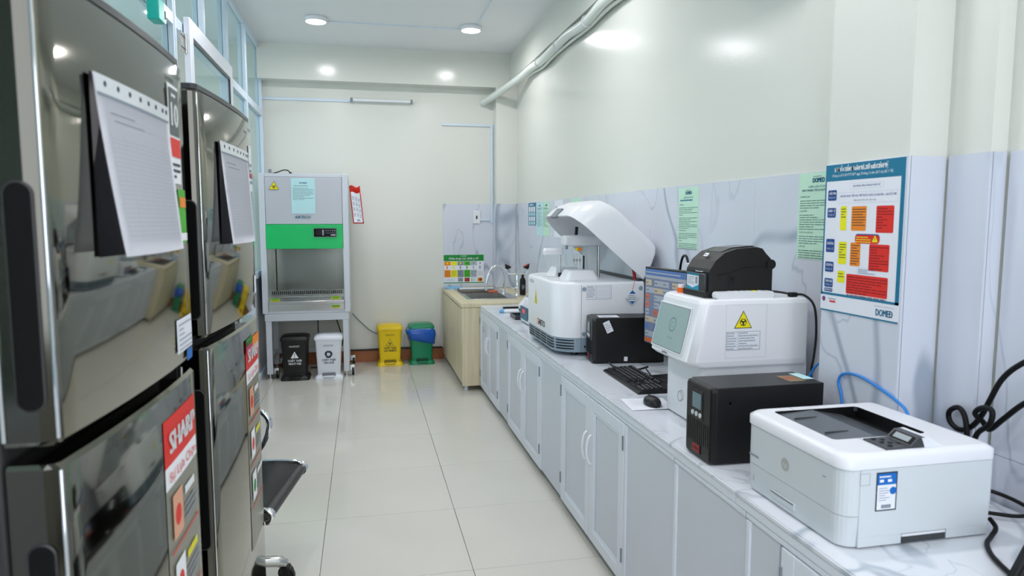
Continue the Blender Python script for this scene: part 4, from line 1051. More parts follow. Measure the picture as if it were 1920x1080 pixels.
# probe arm
ar = MB().loft([[(x, y, .512) for x, y in rrect(.030, .375, .145, .418, .012)], [(x, y, .536) for x, y in rrect(.030, .375, .145, .418, .012)], [(x, y, .548) for x, y in rrect(.036, .381, .139, .412, .01)]], smooth=False)
ar.build('probe_arm', M_WHITEP, t)
MB().cyl((.130, .396, dk), .006, .128, 12).build('arm_post', M_STEEL, t); MB().cyl((.130, .396, dk), .011, .022, 14).build('arm_post_foot', M_BLACK, t)
MB().cyl((.045, .396, .43), .0016, .084, 8).cyl((.045, .396, .500), .006, .013, 10).build('needle', M_STEEL, t)
# reagent tower
MB().box((.130, .30, .562), (.345, .40, .622), .014, seg=3).build('tower_cap', M_WHITEP, t)
MB().box((.265, .312, dk), (.322, .39, .563), .003).build('tower_column', M_LGREY, t)
MB().cyl((.332, .318, dk), .008, .178, 12).build('guide_rod', M_STEEL, t)
MB().box((.142, .385, dk), (.262, .392, .563), .001).build('tower_screen', M_CLEAR, t)
MB().cyl((.142, .31, .545), .008, .02, 12).build('tower_pin', M_MGREY, t)
MB().box((.238, .305, dk), (.246, .313, .508), .001).build('black_rail', M_BLACK, t)
for k in range(6): MB().cyl((.185 + k * .0085, .312 + (k % 2) * .012, dk + .004), .0014, .13, 8).box((.182 + k * .0085, .309 + (k % 2) * .012, .476), (.188 + k * .0085, .316 + (k % 2) * .012, .490)).build('probe_needle', M_STEEL, t)
p = Print((.190, .299, .536), UX, UZ); p.disc(.02, .01, .012, M_PORG, 0, 10); p.disc(.007, .008, .008, M_PYEL, 1, 8); p.disc(.034, .008, .007, M_PORG, 1, 8); p.build('sticker', t)
# lid: closed frame a = from hinge to the front, y, u = up; rotated 40 deg open about the hinge
LD = .512
def lid_ring(ins_f, ins_s, ins_b, u, r):
    return [(a, y, u) for a, y in rrect(ins_b, ins_s, LD - ins_f, HW - ins_s, (.012, r, r * 1.7, .012), 8)]
prof = [(0, 0, 0, 0, .12), (.006, .002, .006, .05, .12), (.022, .006, .018, .10, .12), (.05, .014, .032, .15, .115), (.085, .030, .048, .182, .105), (.12, .055, .062, .196, .09), (.17, .10, .085, .203, .07)]
hg = Vector((HD - .004, 0, dk + .008)); th = R(41)
def open_(a, y, u):
    return (hg.x - a * math.cos(th) + u * math.sin(th) * .95, y, hg.z + a * math.sin(th) + u * math.cos(th) * .98)
ld = MB(); ld.loft([[open_(*v) for v in lid_ring(*q)] for q in prof], cap=False)
n_ = len(lid_ring(*prof[-1])); ld.add([open_(*v) for v in lid_ring(*prof[-1])], [tuple(range(n_))], smooth=True)
inn = [(.010, .010, .010, .0, .11), (.018, .014, .018, .08, .11), (.055, .024, .042, .140, .105), (.125, .065, .072, .184, .08)]
ld.loft([[open_(*v) for v in lid_ring(*q)] for q in inn], cap=False)
ld.add([open_(*v) for v in lid_ring(*inn[-1])], [tuple(range(n_))], smooth=True)
A = [open_(*v) for v in lid_ring(*prof[0])]; B = [open_(*v) for v in lid_ring(*inn[0])]
ld.add(A + B, [(i, (i + 1) % n_, n_ + (i + 1) % n_, n_ + i) for i in range(n_)])
lid = ld.build('lid', M_WHITEP, t)
c0 = Vector(open_(LD - .004, .36, .004)); 
m_ = MB(); m_.add([open_(LD + .006, .31, -.012), open_(LD + .006, .42, -.012), open_(LD + .004, .42, .052), open_(LD + .004, .31, .052), open_(LD - .012, .31, -.012), open_(LD - .012, .42, -.012), open_(LD - .014, .42, .052), open_(LD - .014, .31, .052)], [(0, 1, 2, 3), (4, 7, 6, 5), (0, 4, 5, 1), (3, 2, 6, 7), (0, 3, 7, 4), (1, 5, 6, 2)])
m_.build('lid_latch', M_MGREY, lid)
MB().tube([open_(.30, HW - .07, .10), open_(.27, HW - .075, .055)], .010, 10).build('strut_bracket', M_BLACK, lid)
MB().tube([open_(.285, HW - .075, .07), (.40, HW - .08, dk)], .005, 8).build('gas_strut', M_STEEL, t)
MB().tube([open_(.19, .025, .02), (.435, .045, dk + .055)], .005, 8).build('gas_strut', M_BLACK, t)
MB().tube([(.430, .043, dk + .075), (.442, .047, dk + .010)], .009, 10).build('strut_socket', mat('strut_red', 'a01c1c', .4), t)
MB().box((HD - .03, .02, dk - .004), (HD - .004, HW - .02, dk + .012), .003).build('hinge_bar', M_DGREY, t)
# hang tag
tg = thing('hang_tag', 'blue and white diamond tag hanging on the side of the analyzer', 'tag', (HX + .405, HY - .012, hz + .28))
MB().tube([(.012, -.001, .118), (.006, -.001, .088), (0, 0, .062)], .0012, 6).build('string', mat('string_red', 'd84a3a', .6), tg)
MB().prism([(0, -.036), (.036, 0), (0, .036), (-.036, 0)], 0, .0012, mtx=Matrix.Translation((0, 0, .026)) @ Matrix.Rotation(R(90), 4, 'X')).build('card', M_PAPER, tg)
p = Print((0, -.0014, .026), UX, UZ, .0006); p.poly([(-.018, .018), (.018, .018), (0, .036)], M_PBLUE); p.poly([(-.015, -.021), (0, -.036), (.015, -.021)], M_PBLUE); p.lines(-.022, .022, -.014, .014, 3, M_INKL, fill=.35); p.build('card_print', tg)

# ================================================================== POWER SUPPLIES
def ups(loc, rz, label, D=.362, W=.155, H=.228, old=False):
    t = thing('power_supply', label, 'power supply', loc, rz, 'black box power supplies')
    MB().box((.018, 0, .004), (D, W, H), .002).build('case', M_BLACK, t)
    f = MB().loft([[(x, y, z) for y, z in rrect(.0, .002, W, H - .001, .012, 4)] for x in (.0185,)] + [[(.004, y, z) for y, z in rrect(.001, .003, W - .001, H - .002, .012, 4)], [(0, y, z) for y, z in rrect(.006, .008, W - .006, H - .007, .010, 4)]], smooth=False)
    f = f.build('front_panel', M_BLACK, t)
    # display block, seen from -X: right is -Y
    MB().box((-.002, W * .30, H * .52), (.002, W * .76, H * .90), .003).build('display_bezel', M_BLACKG, f)
    MB().box((-.0032, W * .36, H * .66), (-.0018, W * .70, H * .86), .0004).build('display', M_SCRD, f)
    for k in range(3): MB().cyl((-.0045, W * (.38 + .15 * k), H * .585), .007, .004, 14, 'x').build('button', M_LGREY, f)
    for k in range(11): MB().box((-.0012, W * .10 + k * W * .078, H * .20), (.001, W * .118 + k * W * .078, H * .50)).build('front_rib', M_BLACKG, f)
    MB().box((-.0022, W * .36, H * .07), (.001, W * .68, H * .20), .001).build('brand_badge', M_BLACKG, f)
    p = Print((-.0022, W * .68, H * .07), NY, UZ); ww = W * .32; hh = H * .13
    p.rect(ww * .05, hh * .12, ww * .95, hh * .85, mat('badge_red', 'a81c1c', .4)); p.text('ARES', ww * .14, ww * .86, hh * .28, hh * .4, M_INK, bold=1); p.build('badge_print', f)
    MB().cyl((.06, .0, H * .80), .004, .002, 8, 'y').build('screw', M_DGREY, t)
    for x in (.04, D - .04):
        for y in (.025, W - .025): MB().cyl((x, y, 0), .01, .005, 10).build('foot', M_BLACK, t)
    return t
ua = ups((.960, 1.772, ZC), 0, 'black power supply between the laser printer and the blood analyzer')
p = Print((.27, .03, .228), UX, UY); p.rect(0, 0, .055, .075, mat('sticker_gold', '8a7248', .4)); p.rect(.06, .02, .095, .10, M_PAPERC); p.lines(.005, .05, .03, .06, 3, M_PRED, fill=.3); p.build('top_sticker', ua)
ub = ups((1.090, 3.205, ZC), R(-7), 'black power supply in front of the large open analyzer')
p = Print((.04, .02, .228), UX, UY); p.rect(0, 0, .10, .075, M_PAPER); p.lines(.01, .09, .01, .06, 4, M_INKL, fill=.3); p.build('top_sticker', ub)
p = Print((.075, 0, .150), (1, 0, .45), (-.45, 0, 1)); p.rect(0, 0, .034, .058, M_PAPER); p.lines(.004, .03, .01, .05, 4, M_INKL, fill=.3); p.build('side_sticker', ub)
p = Print((.16, 0, .012), UX, UZ); p.rect(0, 0, .018, .022, M_PAPER); p.build('seal_sticker', ub)

# ================================================================== BLOOD ANALYZER
CXX, CYY, CW = 1.04, 2.085, .325
t = thing('blood_analyzer', 'white blood analyzer with a tilted touch screen and biohazard sign', 'analyzer', (CXX, CYY, ZC))
zb, zt = .212, .443
bs = MB().loft([[(x, y, z) for x, y in rrect(.062, .02, .46, CW - .02, (.03, .006, .006, .03), 5)] for z in (.006, .232)], smooth=False).build('base', M_WHITEP, t)
for x in (.10, .42):
    for y in (.05, CW - .05): MB().cyl((x, y, 0), .014, .007, 12).build('foot', M_BLACK, t)
def hring(z, x0, ins=0., r=.035): return [(x, y, z) for x, y in rrect(x0 + ins, ins, .445 - ins, CW - ins, (r, .008, .008, r), 6)]
hd = MB().loft([hring(zb + .000, .040, .008), hring(zb + .006, .020, .002), hring(zb + .022, .002, 0), hring(zt - .018, .048, 0), hring(zt - .006, .052, .003), hring(zt, .058, .010)], smooth=True).build('head', M_WHITEP, t)
for pl in hd.data.polygons:
    if len(pl.vertices) > 4 or pl.normal.x < -.8 or abs(pl.normal.y) > .95 or pl.normal.x > .8: pl.use_smooth = False
# screen lies in the slanted front
sl_ = Vector((.048 - .002, 0, (zt - .018) - (zb + .022))).normalized()
o_ = Vector((.002, CW - .020, zb + .022)) + sl_ * .012
nn = Vector(NY).cross(sl_)
MB().box((0, 0, 0), (CW - .075, .168, .003), .006, mtx=Matrix((( 0, sl_.x, nn.x, o_.x), (-1, sl_.y, nn.y, o_.y), (0, sl_.z, nn.z, o_.z), (0, 0, 0, 1)))).build('screen_bezel', M_WHITEP, hd)
p = Print(o_, NY, sl_, .0034); ww = CW - .075
p.rect(.006, .006, ww - .006, .162, M_DGREY, 0, .003); p.rect(.0075, .0075, ww - .0075, .1605, M_SCRG, 1)
p.ring(ww * .55, .095, .022, .026, M_SCRD, 2); p.ring(ww * .55, .095, .008, .010, M_SCRD, 2, 60, 330); p.text('loading', ww * .47, ww * .63, .045, .006, M_SCRD, 2); p.build('touch_screen', hd)
p = Print((.002, CW, zb + .022), NY, sl_, .0009); p.text('zybio', CW * .36, CW * .50, .001, .008, M_INK, bold=1); p.build('maker_name', hd)
p = Print((.062, CW - .02, 0), NY, UZ); p.ring(.128, .075, .0165, .018, M_INK); p.ring(.140, .082, .0165, .018, M_INK, 0, -100, 130); p.build('base_mark', bs)
p = Print((0, 0, 0), UX, UZ, .0008)
p.hazard(.198, .345, .066, .060, M_HAZ, M_INK)
p.rect(.138, .272, .262, .334, M_PAPER); p.frame(.138, .272, .262, .334, .0010, M_INK, 1)
for k in range(1, 7): p.rect(.138, .272 + k * .0088, .262, .2726 + k * .0088, M_INKL, 1)
p.rect(.178, .272, .1788, .334, M_INKL, 1)
for k in range(7): p.lines(.140, .174, .2735 + k * .0088, .2795 + k * .0088, 1, M_INKL, seed=k, fill=.5); p.lines(.182, .255, .2735 + k * .0088, .2795 + k * .0088, 1, M_INKL, seed=k + 20, fill=.5)
p.frame(.135, .245, .285, .425, .0005, M_BLUEGREY); p.build('side_print', hd)
# ---- label printer on top of the analyzer
LZ = ZC + zt
t = thing('label_printer', 'black label printer standing on the blood analyzer', 'label printer', (1.135, 2.132, LZ))
LW, LDp = .168, .235
prof_ = [(0, .0), (LDp - .006, 0), (LDp, .01), (LDp, .105), (LDp - .008, .132), (LDp - .025, .148), (LDp - .04, .166), (LDp - .06, .171), (.10, .166), (.055, .152), (.022, .126), (.004, .098), (0, .088)]
MB().loft([[(x, y, z) for x, z in prof_] for y in (.0, LW)], smooth=False).build('body', mat('printer_black', '151413', .36), t)
lidp = [(x, z + .003) for x, z in prof_[4:-1]]
MB().loft([[(x, y, z) for x, z in [(.024, .125)] + [(.06, .155), (.10, .169), (.16, .174), (LDp - .058, .175), (LDp - .038, .168), (LDp - .05, .14), (.08, .12)]] for y in (.035, LW - .035)], smooth=False).build('window_lid', mat('smoked_lid', '2b2927', .18), t)
MB().box((-.010, .016, .0), (.002, LW - .016, .082), .004).build('front_cover', M_DGREY, t)
MB().box((-.014, .002, .0), (.01, LW - .002, .022), .003).build('front_foot', mat('printer_black', '151413', .36), t)
MB().box((-.006, .05, .083), (.012, LW - .06, .090), .001).build('label_slot', M_BLACKG, t)
MB().box((-.008, .045, .0865), (.006, .085, .0885)).build('label_paper', M_PAPER, t)
p = Print((-.010, LW - .026, .022), NY, UZ); p.rect(0, 0, .088, .058, M_PAPER); p.rect(0, .050, .088, .058, M_TEAL, 1); p.poly([(0, 0), (.088, 0), (.088, .020), (.044, .006), (0, .014)], mat('print_cyan', '1c9cc4', .5), 1); p.rect(.064, .022, .080, .046, M_PGREY, 1); p.lines(.006, .056, .018, .047, 5, M_INKL, fill=.35, seed=3); p.build('front_sticker', t)
p = Print((.028, LW - .07, .137), NY, (.66, 0, .75), .002); p.rect(0, 0, .028, .014, M_PWHITE); p.lines(.004, .024, .003, .011, 1, M_INK); p.build('brand_tag', t)
MB().tube([(.03, -.001, .078), (.07, -.001, .084), (.12, -.001, .100), (.18, -.001, .105), (LDp, -.001, .103)], .0015, 6, smooth_path=4).build('shell_seam', M_BLACKG, t)
MB().box((.07, -.002, .048), (.092, .001, .072), .002).build('side_latch', M_BLACKG, t)
MB().cyl((LDp - .008, -.006, .112), .017, .02, 20, 'y').build('release_knob', M_BLACK, t)
# white remote control / scanner bar lying beside it
t = thing('remote_bar', 'white rounded remote control lying along the front of the label printer', 'remote control', (1.142, 2.0935, LZ))
MB().loft([[(x, y, z) for x, z in rrect(0, 0, .215, .024, .011, 5)] for y in (.002, .030)], smooth=False).build('shell', M_WHITEP, t)
for k in range(6): MB().box((.05 + k * .022, .008, .0235), (.064 + k * .022, .022, .026), .001).build('key', M_PYEL if k == 4 else M_LGREY, t)
t = thing('orange_cap_jar', 'small jar with an orange cap beside the label printer', 'jar', (1.135, 2.335, LZ))
MB().cyl((0, 0, 0), .017, .018, 18).build('cap', M_ORANGE, t); MB().cyl((0, 0, .018), .014, .012, 18).build('lid', M_WHITEP, t)
# ================================================================== MONITOR, KEYBOARD, MOUSE, PAPER
a = Vector((1.288, 3.035, ZC)); bvec = Vector((1.355, 2.50, ZC)); ang = math.atan2((bvec - a).y, (bvec - a).x)
t = thing('monitor', 'thin black computer monitor showing lab software behind the blood analyzer', 'monitor', a, ang)
MW, MZ0, MZ1 = .54, .13, .490
# local x along the width, front faces local -y ... viewer side
MB().box((0, 0, MZ0), (MW, .028, MZ1), .004).build('case', M_BLACK, t)
p = Print((0, 0, MZ0), UX, UZ, .0008); h_ = MZ1 - MZ0
def em(n, c, e=.16): return mat(n, c, .2, emit=e)
p.rect(.006, .008, MW - .006, h_ - .008, em('scr_base', '6f7890'), 0)
p.rect(.006, h_ - .035, MW - .006, h_ - .008, em('scr_blue', '4f6fa8'), 1); p.rect(.012, h_ - .026, .30, h_ - .020, em('scr_pale', '9aa2ac'), 2)
p.rect(.006, h_ - .050, MW - .006, h_ - .037, em('scr_pale', '9aa2ac'), 1)
rd = random.Random(12)
for r_ in range(8):
    for c_ in range(7):
        x0 = .012 + c_ * .074; y1 = h_ - .058 - r_ * .034
        k_ = rd.choice(['scr_pale', 'scr_tan', 'scr_blue', 'scr_tan', 'scr_orange', 'scr_pale', 'scr_grey'])
        cc = {'scr_pale': '9aa2ac', 'scr_tan': 'b4a690', 'scr_blue': '4f6fa8', 'scr_orange': 'c4602f', 'scr_grey': '8a8782'}[k_]
        p.rect(x0, y1 - .026, x0 + rd.choice([.03, .05, .074]), y1, em(k_, cc), 1)
        p.lines(x0 + .003, x0 + .028, y1 - .018, y1 - .008, 1, em('scr_dark', '50607a'), 2, seed=r_ * 9 + c_)
p.rect(.012, .012, .09, .030, em('scr_orange', 'c4602f'), 2)
p.build('screen', t)
MB().box((MW / 2 - .025, .03, .01), (MW / 2 + .025, .05, .30), .004).build('stand_neck', M_BLACK, t)
MB().box((MW / 2 - .11, -.06, 0), (MW / 2 + .11, .06, .012), .004).build('stand_foot', M_BLACK, t)
# keyboard: local x along its length from far to near
k0_ = Vector((1.088, 3.035, ZC)); k1_ = Vector((1.078, 2.52, ZC)); ka = math.atan2((k1_ - k0_).y, (k1_ - k0_).x)
t = thing('keyboard', 'black computer keyboard in front of the monitor', 'keyboard', k0_, ka)
KL, KD = .445, .145
MB().loft([[(x, y, z) for y, z in ((0, 0), (KD, 0), (KD, .022), (.012, .012), (0, .008))] for x in (0, KL)], smooth=False).build('tray', M_BLACK, t)
slope = math.atan2(.010, KD - .012)
kmesh = {}
M_KEY = mat('key_black', '1c1c1d', .45)
def key(x, y, w_, legend):
    g = ('k', round(w_, 4))
    if g not in kmesh:
        o = MB().loft([[(x_, y_, 0) for x_, y_ in rrect(0, 0, w_, .0165, .002, 2)], [(x_, y_, .006) for x_, y_ in rrect(.0018, .0015, w_ - .0018, .015, .002, 2)]], smooth=False).build('key', M_KEY, t); kmesh[g] = o.data
    else:
        o = bpy.data.objects.new('key', kmesh[g]); COL.objects.link(o); o.parent = t
    o.location = (x, y, .0125 + (y - .012) * math.tan(slope)); o.rotation_euler = (slope, 0, 0)
    if legend:
        q = kmesh.get('leg')
        if q is None:
            l_ = MB(); l_.add([(0, 0, 0), (.004, 0, 0), (.004, .004, 0), (0, .004, 0)], [(0, 1, 2, 3)]); l_ = l_.build('key_legend', M_PWHITE, o, fix=False); kmesh['leg'] = l_.data
        else:
            l_ = bpy.data.objects.new('key_legend', q); COL.objects.link(l_); l_.parent = o
        l_.location = (.0045, .008, .0063)
rows = [(.016, [(.0, .026), (.028, .02), (.05, .02), (.072, .112), (.186, .02), (.208, .02), (.230, .026)]), (.036, [(.0, .04)] + [(.042 + .0192 * k, .0176) for k in range(10)] + [(.236, .046)]), (.055, [(.0, .034)] + [(.036 + .0192 * k, .0176) for k in range(11)] + [(.249, .034)]), (.074, [(.0, .027)] + [(.029 + .0192 * k, .0176) for k in range(13)]), (.093, [(.0192 * k, .0176) for k in range(13)] + [(.2496, .034)]), (.118, [(.0, .0176)] + [(.030 + .0192 * k + (.008 * (k // 4)), .0176) for k in range(12)])]
for y, ks in rows:
    for x, w_ in ks: key(x + .010, y, w_, w_ < .02)
for y in (.016, .093, .118, .074):
    for k in range(3): key(.304 + .0192 * k, y, .0176, y > .05)
key(.3232, .036, .0176, True)
for y in (.016, .036, .055, .074, .093):
    for k in range(4): key(.368 + .0185 * k, y, .0170, True)
# palm side strip wire
t = thing('computer_mouse', 'black computer mouse beside the keyboard', 'mouse', (1.068, 2.425, ZC))
MB().loft([[(x, y, z) for x, y in [(.030 * s_ * math.cos(a_), .052 * s_ * math.sin(a_)) for a_ in [2 * PI * q / 24 for q in range(24)]]] for z, s_ in ((.001, .90), (.008, 1.0), (.018, .98), (.028, .82), (.034, .55), (.036, .15))]).build('shell', M_BLACK, t)
MB().cyl((-.003, .03, .031), .006, .006, 12, 'x').build('scroll_wheel', M_DGREY, t)
t = thing('paper_sheet', 'white sheet of paper under the mouse at the worktop edge', 'paper', (.965, 2.37, ZC), R(-6))
MB().grid(lambda a_, b_: (.0 + .17 * a_, .17 * b_, .0016 + .003 * a_ * (1 - b_) ** 2), 6, 6).build('sheet', M_PAPER, t)
p = Print((.02, .06, .0026), UX, UY); p.lines(0, .12, 0, .09, 9, M_INKP, fill=.12); p.build('sheet_print', t)
tag(MB().box((1.22, 2.60, ZC), (1.245, 2.80, ZC + .014), .004).build('cable_bar', M_BLACK), 'flat black bar lying behind the keyboard', 'bar')
t = thing('router_box', 'plain white box with a black plug behind the monitor', 'box', (1.412, 2.66, ZC))
MB().box((0, 0, 0), (.10, .22, .515), .004).build('box', M_WHITEP, t)
t = thing('power_strip_plug', 'black plug with looped cord behind the monitor', 'plug', (1.44, 2.90, ZC))
MB().box((0, 0, .40), (.06, .075, .475), .008).build('plug', M_BLACK, t)
MB().box((.005, .01, 0), (.04, .05, .41), .004).build('upright', M_BLACK, t)
MB().tube([(.02, .03, .47), (.02, .06, .535), (.02, .10, .535), (.02, .125, .48), (.02, .13, .40), (.02, .13, .05)], .006, 8, smooth_path=5).build('cord', M_BLACK, t)
# ================================================================== LASER PRINTER (front faces the aisle: local x 0 front .. depth, y 0 near .. far)
t = thing('laser_printer', 'white desktop laser printer at the near end of the worktop', 'printer', (.985, 1.243, ZC))
PD, PW, PH = .385, .385, .208
def pr_(ins=0., r0=.035): return rrect(ins, ins, PD - ins, PW - ins, (r0, .012, .012, r0), 6)
lo = MB().loft([[(x, y, .004) for x, y in pr_(.004)], [(x, y, .072) for x, y in pr_(.0)]], smooth=False).build('paper_tray', M_LGREY, t)
bd = MB().loft([[(x, y, .0732) for x, y in pr_(.0)], [(x, y, .176) for x, y in pr_(.0)]], smooth=False).build('body', M_LGREY, t)
MB().box((.03, .03, 0), (PD - .03, PW - .03, .006)).build('underside', M_DGREY, t)
# top cover: ring round the output well
wx0, wx1, wy0, wy1 = .052, .300, .105, .345
z0, z1, z2 = .1765, .198, PH
outer = lambda z, ins: [(x, y, z) for x, y in rrect(ins, ins, PD - ins, PW - ins, (.035, .02, .02, .035), 6)]
tc = MB(); tc.loft([outer(z0, -.003), outer(z1, -.003), outer(PH - .002, .006), outer(PH, .014)], cap=False)
O = outer(PH, .014); n_ = len(O)
I = rrect(wx0, wy0, wx1, wy1, .012, 6); I = [(x, y, PH) for x, y in I]
tc.add(O + I, [(i, (i + 1) % n_, n_ + (i + 1) % n_, n_ + i) for i in range(n_)])
tc.build('top_cover', M_WHITEP, t)
wl_ = MB(); wl_.loft([I, [(x, y, PH - .012) for x, y, z in I]], cap=False)
wl_.add([(wx0, wy0, PH - .008), (wx0 + .13, wy0, PH - .022), (wx1, wy0, PH - .030), (wx1, wy1, PH - .030), (wx0 + .13, wy1, PH - .022), (wx0, wy1, PH - .008)], [(0, 1, 4, 5)], M_DGREY)
wl_.add([(wx0 + .13, wy0, PH - .022), (wx1, wy0, PH - .030), (wx1, wy1, PH - .030), (wx0 + .13, wy1, PH - .022)], [(0, 1, 2, 3)], M_BLACK)
wl_.add([(wx1 - .001, wy0, PH), (wx1 - .001, wy1, PH), (wx1 - .001, wy1, PH - .030), (wx1 - .001, wy0, PH - .030)], [(0, 1, 2, 3)], M_BLACK)
for y in (wy0 + .001, wy1 - .001): wl_.add([(wx0, y, PH), (wx1, y, PH), (wx1, y, PH - .030), (wx0, y, PH - .030)], [(0, 1, 2, 3)], M_BLACK)
for i in range(n_): pass
wl_.build('output_well', None, t)
fl = MB().loft([[(x, y, z) for x, z in ((wx0 + .004, PH - .007), (wx0 + .115, PH - .001), (wx0 + .118, PH - .004), (wx0 + .004, PH - .010))] for y in (wy0 + .004, wy1 - .004)], smooth=False).build('stop_flap', mat('smoke_grey_plastic', '5b6167', .25), t)
MB().box((wx0 + .022, wy0 + .06, PH - .0062), (wx0 + .085, wy0 + .061, PH - .0012)).box((wx0 + .022, wy1 - .061, PH - .0062), (wx0 + .085, wy1 - .06, PH - .0012)).build('flap_edge', M_DGREY, fl)
MB().loft([[(x, y, z) for x, z in ((wx0 + .12, PH - .003), (wx0 + .20, PH - .018), (wx0 + .20, PH - .022), (wx0 + .12, PH - .008))] for y in (wy0 + .004, wy1 - .004)], smooth=False).build('rear_flap', M_DGREY, t)
for (x0, y0, x1, y1) in ((.115, .014, .1165, wy0 - .002), (.115, wy1 + .002, .1165, PW - .014)): MB().box((x0, y0, PH - .0004), (x1, y1, PH + .0003)).build('cover_seam', M_MGREY, t)
# control panel on the near side of the cover
cp = MB().loft([[(x, y, z) for x, z in ((.118, PH - .001), (.118, PH + .003), (.178, PH + .004), (.198, PH + .022), (.220, PH + .022), (.232, PH - .001))] for y in (.018, .092)], smooth=False).build('control_panel', M_DGREY, t)
MB().loft([[(x, y, z) for x, z in ((.205, PH + .0215), (.224, PH + .0225), (.262, PH - .001), (.214, PH - .001))] for y in (.017, .093)], smooth=False).build('panel_back', M_WHITEP, t)
v_ = Vector((.020, 0, .018)).normalized()
p = Print((.1795, .086, PH + .0055), NY, v_, .001); p.rect(0, .002, .062, .022, M_BLACKG, 0); p.rect(.008, .005, .054, .019, mat('lcd_pale', '9fa9ae', .2), 1); p.build('panel_display', cp)
for y, x in ((.030, .135), (.048, .150), (.055, .135), (.070, .150), (.078, .132), (.040, .165)): MB().box((x, y, PH + .003), (x + .008, y + .008, PH + .0055), .001).build('panel_button', M_BLACK, cp)
# front prints and tray grip; front seen from -X: right is -Y
p = Print((0, PW, 0), NY, UZ, .0008)
p.disc(.178, .118, .0155, mat('logo_silver', 'b4b4ae', .35), 0, 24); p.text('hp', .169, .187, .112, .0125, M_LGREY, 1, .18)
p.lines(.022, .078, .092, .100, 1, M_INKL, fill=.6); p.rect(.045, .030, .0475, .046, M_INKL)
p.lines(.318, .332, .140, .146, 1, M_INKL); p.build('front_print', bd)
MB().box((-.0012, .165, .018), (.004, .262, .036), .002).build('tray_grip', M_LGREY, lo); MB().box((-.0018, .167, .031), (.001, .26, .035)).build('tray_grip_shadow', M_MGREY, lo)
# near side
p = Print((0, -.0022, 0), UX, UZ, .0008)
p.rect(.078, .082, .130, .168, M_INK); p.rect(.081, .140, .127, .165, M_PBLUE, 1); p.rect(.081, .085, .127, .140, M_PAPER, 1); p.disc(.120, .126, .0085, M_PBLUE, 2, 16); p.rect(.092, .088, .116, .096, M_PGREY, 2)
p.lines(.085, .112, .104, .136, 6, M_INKL, 2, fill=.3); p.lines(.085, .122, .155, .162, 1, M_PWHITE, 2); p.rect(.086, .146, .096, .152, M_PWHITE, 2); p.rect(.106, .146, .116, .152, M_PWHITE, 2); p.frame(.038, .142, .062, .168, .0006, M_MGREY); p.build('side_label', bd)
MB().box((.040, -.0022, .0255), (PD - .012, .002, .1755), .0008).box((.040, -.0022, .004), (.148, .002, .0255), .0008).box((.264, -.0022, .004), (PD - .012, .002, .0255), .0008).build('side_panel', M_LGREY, t)
MB().box((.150, -.0012, .004), (.262, .003, .018)).build('side_grip_shade', M_DGREY, lo)  # dark block painting the shade in the notch below the lip
MB().box((.150, -.002, .018), (.262, .004, .0235), .001).build('side_grip_lip', M_WHITEP, lo)

# ================================================================== CABLES AND CORNER
M_CABLE = mat('cable_black', '070707', .5, spec=.3)
def cable(name, pts, r, m, label, cat='cable', k=7): return tag(MB().tube(pts, r, 10, smooth_path=k).build(name, m), label, cat)
cable('network_cable', [(1.350, 1.70, .735), (1.366, 1.735, .82), (1.377, 1.765, .907), (1.378, 1.782, .951), (1.378, 1.761, .979), (1.378, 1.698, .987), (1.378, 1.613, .971), (1.378, 1.543, .949), (1.377, 1.511, .930), (1.3775, 1.49, .88), (1.3775, 1.475, .80)], .0042, M_BLUEC, 'blue network cable arching behind the laser printer')
cable('network_cable', [(1.450, 2.03, .735), (1.452, 2.04, .86), (1.470, 2.03, .93), (1.492, 2.01, .965), (1.486, 1.985, .985), (1.470, 1.98, .99)], .004, M_BLUEC, 'short blue cable beside the blood analyzer rear corner')
cable('power_cable', [(1.36, 2.15, LZ + .02), (1.41, 2.13, LZ + .014), (1.44, 2.115, LZ + .008), (1.475, 2.10, LZ + .006), (1.494, 2.07, LZ - .03), (1.498, 2.06, LZ - .12), (1.485, 2.05, LZ - .20), (1.478, 2.05, LZ - .25), (1.476, 2.05, ZC + .03)], .004, M_BLACK, 'black power cable from the label printer down behind the blood analyzer')
tag(MB().box((1.425, 2.105, LZ + .0005), (1.455, 2.125, LZ + .016), .004).build('cable_adapter', M_BLACK), 'small black inline plug behind the label printer', 'plug')
cable('power_cable', [(1.51, 1.20, 1.17), (1.49, 1.297, 1.102), (1.49, 1.348, 1.053), (1.49, 1.378, .993), (1.49, 1.399, .947), (1.488, 1.424, .912), (1.488, 1.458, .895), (1.487, 1.487, .908), (1.486, 1.490, .934), (1.484, 1.462, .952), (1.480, 1.437, .936), (1.476, 1.423, .89), (1.474, 1.42, .80), (1.474, 1.42, .735)], .0066, M_CABLE, 'thick black power cable looping behind the laser printer')
cable('power_cable', [(1.515, 1.22, 1.06), (1.505, 1.298, 1.006), (1.505, 1.35, .954), (1.505, 1.388, .915), (1.50, 1.402, .93), (1.47, 1.398, .955), (1.465, 1.374, .976), (1.462, 1.345, .976), (1.462, 1.349, .942), (1.462, 1.385, .90), (1.460, 1.395, .80), (1.460, 1.395, .735)], .0066, M_CABLE, 'second thick black cable crossing beside the loop at the wall')
cable('power_lead', [(1.385, 1.385, .775), (1.44, 1.385, .775), (1.50, 1.375, .765), (1.530, 1.33, .755), (1.530, 1.28, .745), (1.49, 1.285, .738), (1.44, 1.315, .738), (1.385, 1.345, .738)], .0048, M_CABLE, 'black lead curled flat on the worktop right of the printer')
cable('power_lead', [(1.386, 1.262, .752), (1.378, 1.238, .742), (1.350, 1.222, .732), (1.310, 1.195, .732), (1.271, 1.146, .733), (1.245, 1.089, .733), (1.235, 1.055, .733)], .0052, M_CABLE, 'black lead running down the printer corner towards the camera')
